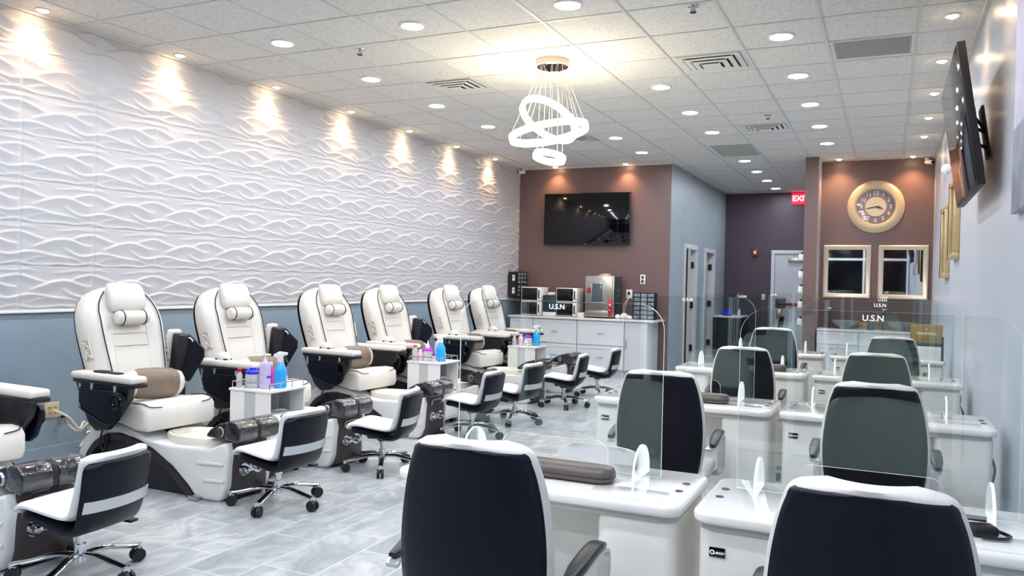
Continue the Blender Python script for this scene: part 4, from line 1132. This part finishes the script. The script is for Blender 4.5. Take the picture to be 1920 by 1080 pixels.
for k, l in enumerate(('lower black drawer organizer mounted in the corner by the wave wall', 'upper black drawer organizer mounted in the corner by the wave wall')):
    organiser('wall_mounted_organizer', l, 3, 3, .36, .205, .17, (-5.465, 12.06, 1.145+.207*k), PI/2, 1, g)
# outlets and switches
def plate(name, label, cat, loc, rz, m='offwhite', w=.07, h=.115, toggles=1):
    t = thing(name, label, cat, loc, rz)             # plate faces -y in its frame
    b = new(); rbox(b, (-w/2, -.008, -h/2), (w/2, 0, h/2), .004); obj('cover_plate', b, m, t)
    n = 2 if cat == 'outlet' else 1
    for k in range(toggles):
        x = (k-(toggles-1)/2)*.046
        for q in range(n):
            zc = (q-.5)*.04 if n == 2 else 0
            b = new(); rbox(b, (x-.013, -.011, zc-.014 if n == 2 else -.03), (x+.013, -.006, zc+.014 if n == 2 else .03), .003); s = obj('socket' if n == 2 else 'rocker', b, m, t)
            if n == 2:
                b = new()
                for dx in (-.005, .005): rbox(b, (x+dx-.0015, -.0125, zc-.006), (x+dx+.0015, -.0105, zc+.006), 0)
                obj('slot', b, 'black', s, False)
    return t
t = plate('wall_outlet', 'white outlet with dark plugs high on the brown back wall', 'outlet', (-3.50, YB-.001, 1.475), 0, w=.085, h=.15)
b = new()
for z in (-.032, .032): rbox(b, (-.014, -.03, z-.02), (.014, -.008, z+.02), .004)
obj('plug', b, 'black', t)
t = plate('wall_outlet', 'white outlet with hanging lead above the drawer organizer', 'outlet', (-3.715, YB-.001, 1.24), 0, w=.10, h=.14)
b = new(); rbox(b, (-.016, -.035, -.02), (.016, -.008, .035), .004); obj('plug', b, 'black', t)
b = new(); tube(b, smooth_path([(-.0, -.03, -.01), (.0, -.05, -.08), (-.04, -.05, -.2), (-.05, -.06, -.33), (-.05, -.08, -.37)], 5), .006, 6); obj('lead', b, 'offwhite', t)
plate('light_switch', 'white light switch on the dark end wall of the hall', 'switch', (-2.29, YE-.001, 1.19), 0)
# beige outlets by the plumbing on the left wall
plate('wall_outlet', 'beige double outlet on the blue-grey wall beside the nearest chair', 'outlet', (XL+.001, 4.0, .37), PI/2, 'beige', .115, .115, 2)
plate('wall_outlet', 'beige outlet peeking behind the nearest full pedicure chair', 'outlet', (XL+.001, 5.18, .37), PI/2, 'beige', .115, .115, 2)
t = thing('water_valves', 'pair of chrome wall valves with ivory hoses beside the beige outlet', 'valve', (XL, 4.2, .2))
for y, z in ((-.12, .09), (.14, .09)):
    b = new(); lathe(b, [(0, 0), (.035, 0), (.03, .012), (0, .014)], 18, T=Matrix.Translation((0, y, z)) @ Matrix.Rotation(PI/2, 4, 'Y')); cyl(b, (.01, y, z), (.08, y, z), .012, n=12); cyl(b, (.065, y, z-.03), (.065, y, z+.03), .014, n=12); ball(b, (.085, y, z), .022, sc=(.5, 1, .7)); obj('valve', b, 'chrome', t)
b = new(); tube(b, smooth_path([(.02, -.2, .17), (.10, -.14, .12), (.12, -.06, .02), (.10, .0, .06), (.13, .03, -.06), (.10, -.03, -.12), (.09, .06, -.05), (.14, .16, -.04), (.2, .26, -.1)], 6), .009, 7)
tube(b, smooth_path([(.07, .14, .06), (.10, .10, -.02), (.14, .02, -.10), (.12, -.04, -.16), (.16, .05, -.185)], 6), .008, 7); tube(b, smooth_path([(.07, -.12, .06), (.11, -.06, .0), (.13, .02, .05), (.14, .03, -.05), (.15, .0, -.17)], 6), .008, 7)
obj('hose', b, 'cordwhite', t)
b = new(); ball(b, (.12, .02, -.03), .03, sc=(1, 1.1, 1)); ball(b, (.13, .06, -.08), .022); obj('hose_joint', b, 'chrome_rough', t)

# ------------------------------------------------------------------ televisions
def tv(label, w, h, loc, rot, bracket=None):
    t = link(bpy.data.objects.new('television_tv', None)); t.location = loc; t.rotation_euler = rot; tag(t, label, 'television')   # screen faces -y
    b = new(); rbox(b, (-w/2, 0, -h/2), (w/2, .045, h/2), .006); rbox(b, (-w*.32, .04, -h*.38), (w*.32, .075, h*.1), .012); obj('housing', b, 'black', t)
    b = new(); rbox(b, (-w/2+.012, -.003, -h/2+.02), (w/2-.012, .002, h/2-.012), .001); obj('screen', b, 'screen', t)
    b = new(); rbox(b, (-.012, -.004, -h/2+.005), (.012, -.001, -h/2+.011), 0); obj('maker_mark', b, 'silver', t)
    if bracket: 
        b = new(); bracket(b); obj('wall_bracket', b, 'black', t)
    return t
def flatbr(b): rbox(b, (-.3, .07, -.2), (.3, .10, .2), .004)
tv('large black television on the brown back wall above the counter', 1.46, .83, (-4.43, 12.19, 2.43), (math.radians(0), 0, 0), flatbr)
def armbr(b):
    for q in (-1, 1): rbox(b, (q*.2-.015, .06, -.26), (q*.2+.015, .085, .18), .003)
    for z in (-.12, -.02): tube(b, [(-.06, .08, z), (.12, .11, z+.01), (-.02, .155, z+.01)], .013, 6)
    tube(b, [(.14, .08, .1), (.03, .15, .0)], .009, 6); rbox(b, (-.1, .145, -.18), (.1, .16, .14), .004)
tv('black television on a bracket high on the right wall, tilted down', 1.42, .81, (.365, 5.81, 2.40), (math.radians(8.5), 0, -PI/2), armbr)

# ------------------------------------------------------------------ right wall pictures, sconce, cameras
t = thing('picture_canvas', 'grey lavender canvas picture cut off at the right edge', 'picture', (XR, 3.74, 2.33))
b = new(); rbox(b, (-.03, -.74, -.545), (0, .74, .545), .003); obj('canvas_panel', b, 'paint_canvas', t)
b = new(); rbox(b, (-.032, .05, -.545), (-.030, .738, -.15), 0); rbox(b, (-.033, .3, -.545), (-.030, .738, -.33), 0); obj('dark_patch', b, mat('canvas_dark_patch', '#6f7686', .6, noise=.4, nscale=5), t)  # darker patch in the lower far part of the canvas
for (y0, y1, z0, z1, l) in ((8.02, 8.64, 1.70, 2.42, 'gold framed picture under the television on the right wall'), (9.25, 9.9, 1.545, 2.29, 'gold framed picture farther along the right wall, hung lower')):
    t = thing('framed_picture', l, 'picture', (XR, (y0+y1)/2, (z0+z1)/2), group='gold framed pictures on the right wall'); w, h = (y1-y0)/2, (z1-z0)/2
    b = new(); q = .05
    for lo, hi in (((-w, -h), (w, -h+q)), ((-w, h-q), (w, h)), ((-w, -h+q), (-w+q, h-q)), ((w-q, -h+q), (w, h-q))): rbox(b, (-.055, lo[0], lo[1]), (-.0, hi[0], hi[1]), .008)
    obj('gold_moulding', b, 'gold', t); b = new(); rbox(b, (-.02, -w+.02, -h+.02), (-.004, w-.02, h-.02), 0); obj('picture_panel', b, 'gloss_black', t, False)
    b = new(); rbox(b, (-.06, w-.004, -h), (-.01, w+.012, h), .004); obj('dark_side_edge', b, 'black', t)
t = thing('wall_sconce', 'round crystal wall light high on the right wall near the clock', 'wall light', (XR, 8.95, 2.60))
b = new(); lathe(b, [(0, 0), (.05, 0), (.045, .012), (0, .014)], 20, T=Matrix.Rotation(-PI/2, 4, 'Y')); cyl(b, (-.01, 0, 0), (-.05, 0, 0), .01); obj('back_plate', b, 'chrome', t)
b = new(); s = bmesh.new(); bmesh.ops.create_icosphere(s, subdivisions=2, radius=.055); _merge(b, s, 0, Matrix.Translation((-.065, 0, 0))); obj('crystal_globe', b, 'crystal', t, False)
proto = None
for p, rz, l in (((-5.60, 12.24, 3.235), -.9, 'small white security camera in the corner above the wave wall'), ((.47, 12.75, 3.22), .8, 'white security camera in the corner above the mirrors')):
    if proto is None:
        t = proto = thing('ceiling_mount_camera', l, 'security camera', p, rz, 'white security cameras')
        b = new(); cyl(b, (0, .04, .048), (0, .04, .03), .03, n=18); cyl(b, (0, .04, .035), (0, .0, .0), .01, n=8); obj('mount', b, 'white', t)
        b = new(); cyl(b, (0, .05, 0), (0, -.06, -.02), .032, n=20); obj('camera_body', b, 'white', t)
        b = new(); cyl(b, (0, -.058, -.0196), (0, -.066, -.021), .024, n=18); obj('lens', b, 'gloss_black', t)
    else: dup(proto, loc=p, rz=rz, label=l)

# ------------------------------------------------------------------ clock wall
t = thing('wall_clock', 'large round champagne wall clock above the two mirrors', 'clock', (-.203, YC-.001, 2.6)); RT = Matrix.Rotation(PI/2, 4, 'X')
b = new(); lathe(b, [(.25, .01), (.25, .03), (.268, .052), (.30, .06), (.35, .05), (.378, .03), (.385, .01), (.385, 0), (.25, 0)], 64, T=RT); obj('clock_frame', b, 'clockgold', t)
b = new(); lathe(b, [(0, .012), (.252, .012), (.252, .016), (0, .018)], 48, T=RT); fc = obj('clock_face', b, 'clockring', t)
b = new(); lathe(b, [(0, .018), (.142, .018), (.14, .022), (0, .022)], 48, T=RT); obj('face_center', b, 'clockface', fc)
for h in range(1, 13):
    b = new(); a = h*PI/6; text_mesh(str(h), .082, b, Matrix.Translation((.197*math.sin(a), -.0185, .197*math.cos(a))) @ FACE_MY, depth=.001, bold=.001)
    obj('numeral', b, 'clocknum', fc, False)
for ln, w, a, back in ((.11, .011, math.radians(107), .0), (.145, .008, math.radians(258), .06)):
    T = Matrix.Translation((0, -.026, 0)) @ Matrix.Rotation(a, 4, 'Y')
    b = new(); prism(b, [(-w*.4, -back), (w*.4, -back), (w, ln*.55), (0, ln), (-w, ln*.55)], -.0015, .0015, 'xz', 0, T=T); obj('clock_hand', b, 'black', t, False)
b = new(); cyl(b, (0, -.02, 0), (0, -.03, 0), .01, n=14); obj('hand_pin', b, 'black', t)
for x0, x1, l in ((-.894, -.249, 'left champagne framed rectangular mirror under the clock'), (-.148, .498, 'right champagne framed rectangular mirror under the clock')):
    z0, z1 = 1.262, 2.042; t = thing('wall_mirror', l, 'mirror', ((x0+x1)/2, YC-.001, (z0+z1)/2), group='pair of framed mirrors'); w, h = (x1-x0)/2, (z1-z0)/2; f = .068
    b = new()
    pr = [(0, 0), (0, .030), (.018, .042), (.05, .03), (f, .014), (f, 0)]
    rings = []
    for sx, sz in ((-1, -1), (1, -1), (1, 1), (-1, 1)): rings.append([Vector((sx*(w-i), -d, sz*(h-i))) for i, d in pr])
    loft(b, rings, closed=True); obj('frame', b, 'champ', t, True, 30)
    b = new(); rbox(b, (-w+f-.01, -.012, -h+f-.01), (w-f+.01, -.004, h-f+.01), 0); obj('mirror_pane', b, 'mirror', t, False)
# vanity
vx0, vx1, vy, vz = -.93, .535, 12.36, .82
t = thing('vanity_cabinet', 'white vanity cabinet with panelled doors below the mirrors', 'cabinet', ((vx0+vx1)/2, vy, 0)); w = (vx1-vx0)/2
b = new(); rbox(b, (-w, .02, .09), (w, YC-vy-.01, vz-.03), .002); rbox(b, (-w+.03, .07, 0), (w-.03, YC-vy-.01, .09), 0); obj('carcass', b, 'cab', t, False)
def vfront(nm, x0, x1, z0, z1, hx=None, hz=None):
    b = new(); rbox(b, (x0+.004, 0, z0), (x1-.004, .02, z1), .003); f = .038
    for lo, hi in (((x0+.004, z0), (x1-.004, z0+f)), ((x0+.004, z1-f), (x1-.004, z1)), ((x0+.004, z0+f), (x0+f, z1-f)), ((x1-f, z0+f), (x1-.004, z1-f))): rbox(b, (lo[0], -.006, lo[1]), (hi[0], .002, hi[1]), .003)
    d = obj(nm, b, 'cab', t, False)
    if hx is not None:
        b = new(); rbox(b, (hx-.04, -.024, hz-.005), (hx+.04, -.014, hz+.005), .003); rbox(b, (hx-.035, -.016, hz-.003), (hx-.029, 0, hz+.003), 0); rbox(b, (hx+.029, -.016, hz-.003), (hx+.035, 0, hz+.003), 0); obj('handle', b, 'chrome_rough', d, False)
xa, xb = -w+.56, -w+.87
vfront('drawer', -w, xa, .60, vz-.035); vfront('drawer', xb, w, .60, vz-.035); vfront('drawer', xa, xb, .60, vz-.035, (xa+xb)/2, .695); vfront('drawer', xa, xb, .35, .595, (xa+xb)/2, .475); vfront('drawer', xa, xb, .095, .345, (xa+xb)/2, .22)
vfront('door', -w, -w+.28, .095, .595, -w+.22, .55); vfront('door', -w+.28, xa, .095, .595, -w+.34, .55); vfront('door', xb, xb+.3, .095, .595, xb+.24, .55); vfront('door', xb+.3, w, .095, .595, xb+.36, .55)
b = new(); rbox(b, (vx0-.0, vy-.02, vz-.03), (XR-.004, YC-.002, vz), .004); tag(obj('vanity_countertop', b, 'counter'), 'white stone vanity top under the mirrors', 'countertop')
proto = None
for x, l in ((-.56, 'left grey glass vessel sink on the vanity'), (.18, 'right grey glass vessel sink on the vanity')):
    if proto is None:
        t = proto = thing('vessel_sink', l, 'sink', (x, 12.60, vz), group='grey vessel sinks')
        b = new(); lathe(b, [(0, 0), (.07, 0), (.08, .012), (.15, .06), (.20, .115), (.205, .12), (.195, .12), (.14, .065), (.06, .025), (0, .022)], 40); obj('bowl', b, 'sink', t)
        b = new(); lathe(b, [(0, .022), (.022, .022), (.02, .028), (0, .028)], 14); obj('drain', b, 'chrome', t)
    else: dup(proto, loc=(x, 12.60, vz), label=l)
proto = None
for x, l in ((-.80, 'tall dark tap left of the left vessel sink'), (-.07, 'tall dark tap left of the right vessel sink')):
    if proto is None:
        t = proto = thing('basin_tap', l, 'tap', (x, 12.70, vz), group='tall taps at the vanity')
        b = new(); cyl(b, (0, 0, 0), (0, 0, .26), .018, n=16); cyl(b, (0, 0, 0), (0, 0, .012), .03, n=16); obj('tap_body', b, 'teal', t)
        b = new(); tube(b, smooth_path([(0, 0, .25), (.05, -.02, .262), (.11, -.04, .255), (.14, -.05, .235)], 4), .012, 8); obj('spout', b, 'teal', t)
        b = new(); cyl(b, (0, 0, .26), (0, 0, .275), .016, n=12); rbox(b, (-.006, -.006, .27), (.05, .006, .30), .004); obj('lever', b, 'chrome_rough', t)
    else: dup(proto, loc=(x, 12.70, vz), label=l)
t = thing('soap_bottle', 'squat dark bottle between the two vessel sinks', 'soap bottle', (-.22, 12.52, vz))
b = new(); lathe(b, [(0, 0), (.055, 0), (.06, .008), (.055, .05), (.03, .09), (.016, .105), (0, .105)], 20); obj('bottle_body', b, 'teal', t)
b = new(); cyl(b, (0, 0, .10), (0, 0, .12), .017); cyl(b, (0, 0, .12), (0, 0, .145), .006, n=8); rbox(b, (-.01, -.045, .142), (.01, .012, .154), .004); obj('pump_head', b, 'chrome_rough', t)
t = thing('display_board', 'small amber board leaning on the wall between the sinks', 'board', (-.33, 12.72, vz))
b = new(); Tl = Matrix.Rotation(math.radians(-8), 4, 'X'); rbox(b, (-.06, 0, .003), (.06, .01, .10), .003, T=Tl); obj('board', b, 'amber', t)
# gold box on white carton at the end of the farthest right table
t = thing('polish_display', 'white display box with gold lettered header, end of the farthest table', 'display box', (.33, 8.49, .7505))
b = new(); rbox(b, (-.125, .0, 0), (.125, .10, .13), .004); obj('carton', b, 'offwhite', t)
b = new(); rbox(b, (-.135, .01, .16), (.135, .09, .335), .004); hd = obj('gold_header', b, 'goldbox', t)
b = new(); rbox(b, (-.133, .012, .13), (.133, .088, .16), .002); obj('grey_band', b, 'teal', t)
b = text_mesh('PENNSTELLE', .030, T=Matrix.Translation((0, .0095, .25)) @ FACE_MY, depth=.0006, bold=.0006); rbox(b, (-.004, .008, .285), (.004, .0095, .30), 0); obj('lettering', b, 'sheen', hd, False)
b = new(); rbox(b, (.127, .0, 0), (.145, .10, .225), .003); obj('side_edge', b, 'teal', t)

# ------------------------------------------------------------------ hall
b = new(); w = .07; dx0, dx1 = -2.08, -1.20
for lo, hi in (((dx0-w, YE-.06, 0), (dx0, YE+.0, 2.06)), ((dx1, YE-.06, 0), (dx1+.06, YE, 2.06)), ((dx0-w, YE-.06, 2.06), (dx1+.06, YE, 2.13))): rbox(b, lo, hi, .006)
fr = struct('door_3', b, 'frame_white')
b = new(); rbox(b, (dx0+.003, YE-.035, .01), (dx1-.003, YE-.002, 2.055), .003); obj('door_leaf', b, 'doorwhite', fr, False)
b = new(); rbox(b, (dx0+.08, YE-.09, 1.035), (dx1-.1, YE-.07, 1.085), .008); rbox(b, (dx0+.08, YE-.09, 1.02), (dx0+.12, YE-.034, 1.1), .004); obj('panic_bar', b, 'firered', fr)
b = new(); rbox(b, (dx0+.03, YE-.085, .98), (dx0+.22, YE-.034, 1.17), .01); obj('lock_box', b, 'greenbox', fr)
b = new(); rbox(b, (dx0+.05, YE-.075, .78), (dx0+.15, YE-.034, .96), .01); obj('lock_case', b, 'steel', fr)
b = new(); rbox(b, (dx0+.25, YE-.085, 1.90), (dx0+.55, YE-.034, 1.97), .008); obj('door_closer', b, 'steel', fr)
t = thing('exit_sign', 'red illuminated exit sign above the hall door', 'exit sign', (-1.62, YE-.02, 3.15))
b = new(); rbox(b, (-.17, -.05, -.11), (.17, .015, .11), .01); obj('sign_body', b, 'exitred', t)
b = text_mesh('EXIT', .15, T=Matrix.Translation((0, -.051, 0)) @ FACE_MY, depth=.001, bold=.003); obj('lettering', b, 'exitwhite', t, False)
t = thing('wall_mount_fire_alarm', 'dark red fire alarm strobe on the dark end wall', 'fire alarm', (-2.47, YE-.001, 2.08))
b = new(); rbox(b, (-.06, -.05, -.075), (.06, 0, .075), .01); obj('alarm_body', b, 'firered', t)
b = new(); rbox(b, (-.025, -.065, -.03), (.025, -.045, .035), .008); obj('strobe_lens', b, 'offwhite', t)
t = thing('wall_mount_file_holder', '', 'holder'); proto = t
b = new(); rbox(b, (-.07, -.08, 0), (0, .08, .09), .004); obj('tray_box', b, 'offwhite', t)
b = new(); rbox(b, (-.012, -.075, .085), (-.002, .075, .17), .002); rbox(b, (-.045, -.03, .09), (-.01, .03, .125), .006); obj('dark_insert', b, 'teal', t)
for k, z in enumerate((1.80, 1.55, 1.33, 1.11, .86)):
    o = proto if k == 0 else dup(proto)
    tag(o, 'white holder on the partition edge by the hall door, %s from the top' % ORD[k], 'holder', 'white holders on the partition'); o.location = (XP0-.001, 12.46, z)
t = thing('hall_desk', 'dark desk with pale top standing at the end of the hall', 'desk', (-2.79, 16.1, 0))
b = new(); rbox(b, (-.27, -.45, .79), (.27, .45, .82), .006); obj('desk_top', b, 'offwhite', t)
b = new(); rbox(b, (-.25, -.43, 0), (-.22, .43, .79), .002); rbox(b, (-.25, -.43, .1), (.25, -.41, .79), .002); rbox(b, (-.25, .41, 0), (.25, .43, .79), .002); obj('desk_panel', b, 'dark', t, False)
for y in (-.42,):
    for x in (-.235, .235): b = new(); rbox(b, (x-.02, y-.02, 0), (x+.02, y+.02, .79), .003); obj('leg', b, 'dark', t)
t = thing('plastic_bag', 'crumpled bright blue bag on the hall desk', 'bag', (-2.83, 15.9, .82))
b = new(); ball(b, (0, 0, .045), 1, sc=(.13, .13, .045), seg=24)
for v in b.verts:
    k = 1+.12*math.sin(5*math.atan2(v.co.y, v.co.x))+.1*math.sin(55*v.co.x); v.co.z *= k
obj('bag_body', b, 'cobalt', t); b = new(); tube(b, smooth_path([(-.04, 0, .07), (-.02, -.01, .11), (.03, -.01, .10), (.05, 0, .06)], 4), .008, 6); obj('bag_handle', b, 'cobalt', t)
small_bottle('small white pump bottle at the corner of the hall desk', (-2.58, 15.75, .8205), 'offwhite', 'white', .12, .03)
t = thing('office_chair', 'dark office chair at the hall desk', 'chair', (-2.0, 15.75, 0), PI)
b = new(); slab(b, [(-.2, .5), (-.22, .65), (-.25, .85)], lambda s: .2-.06*max(0, s-.8)/.2, 0, .05, wrap=.04); obj('backrest', b, 'dark', t, angle=60)
b = new(); vbox(b, (-.2, -.21, .42), (.22, .21, .48), .06, .02, 5); obj('seat', b, 'dark', t, angle=60)
b = new(); tube(b, smooth_path([(-.05, 0, .41), (-.22, 0, .42), (-.24, 0, .55), (-.24, 0, .65)], 4), .015, 8); obj('back_support', b, 'black', t)
star_base(t, .27, .105, .03, .5, .42)
# pale blue liner in the last basin
t = thing('basin_liner', 'pale blue plastic liner in the last pedicure basin', 'liner', (-4.07, 9.685, .378))
b = new(); T = Matrix.Diagonal((.98, .85, 1, 1)); lathe(b, [(.15, .0), (.165, .03), (.175, .05), (.18, .05), (.17, .025), (.156, 0)], 32, T=T)
for v in b.verts: v.co.z += .008*math.sin(9*math.atan2(v.co.y, v.co.x))
obj('liner_rim', b, 'skyblue', t)

# ------------------------------------------------------------------ camera and render look
yaw, pitch, roll, fpx = -.43825093, -.00993794, .0219155, 1507.925
cyw, syw, cp, sp, cr, sr = math.cos(yaw), math.sin(yaw), math.cos(pitch), math.sin(pitch), math.cos(roll), math.sin(roll)
fw = Vector((syw*cp, cyw*cp, sp)); rt = Vector((cyw, -syw, 0)); up = rt.cross(fw)
r2 = rt*cr+up*sr; u2 = -rt*sr+up*cr
cam = bpy.data.cameras.new('camera'); co = link(bpy.data.objects.new('camera', cam))
Mx = Matrix((r2, u2, -fw)).transposed().to_4x4(); Mx.translation = (0, 0, 1.42); co.matrix_world = Mx
cam.sensor_width = 36; cam.lens = fpx/1920*36; cam.clip_start = .05
scene.camera = co
w = bpy.data.worlds.new('world'); scene.world = w; w.use_nodes = True
w.node_tree.nodes['Background'].inputs['Color'].default_value = (.5, .55, .6, 1); w.node_tree.nodes['Background'].inputs['Strength'].default_value = .2
scene.view_settings.view_transform = 'Standard'; scene.view_settings.look = 'None'; scene.view_settings.exposure = .46
scene.cycles.transparent_max_bounces = 32; scene.cycles.max_bounces = 8; scene.cycles.sample_clamp_indirect = 6
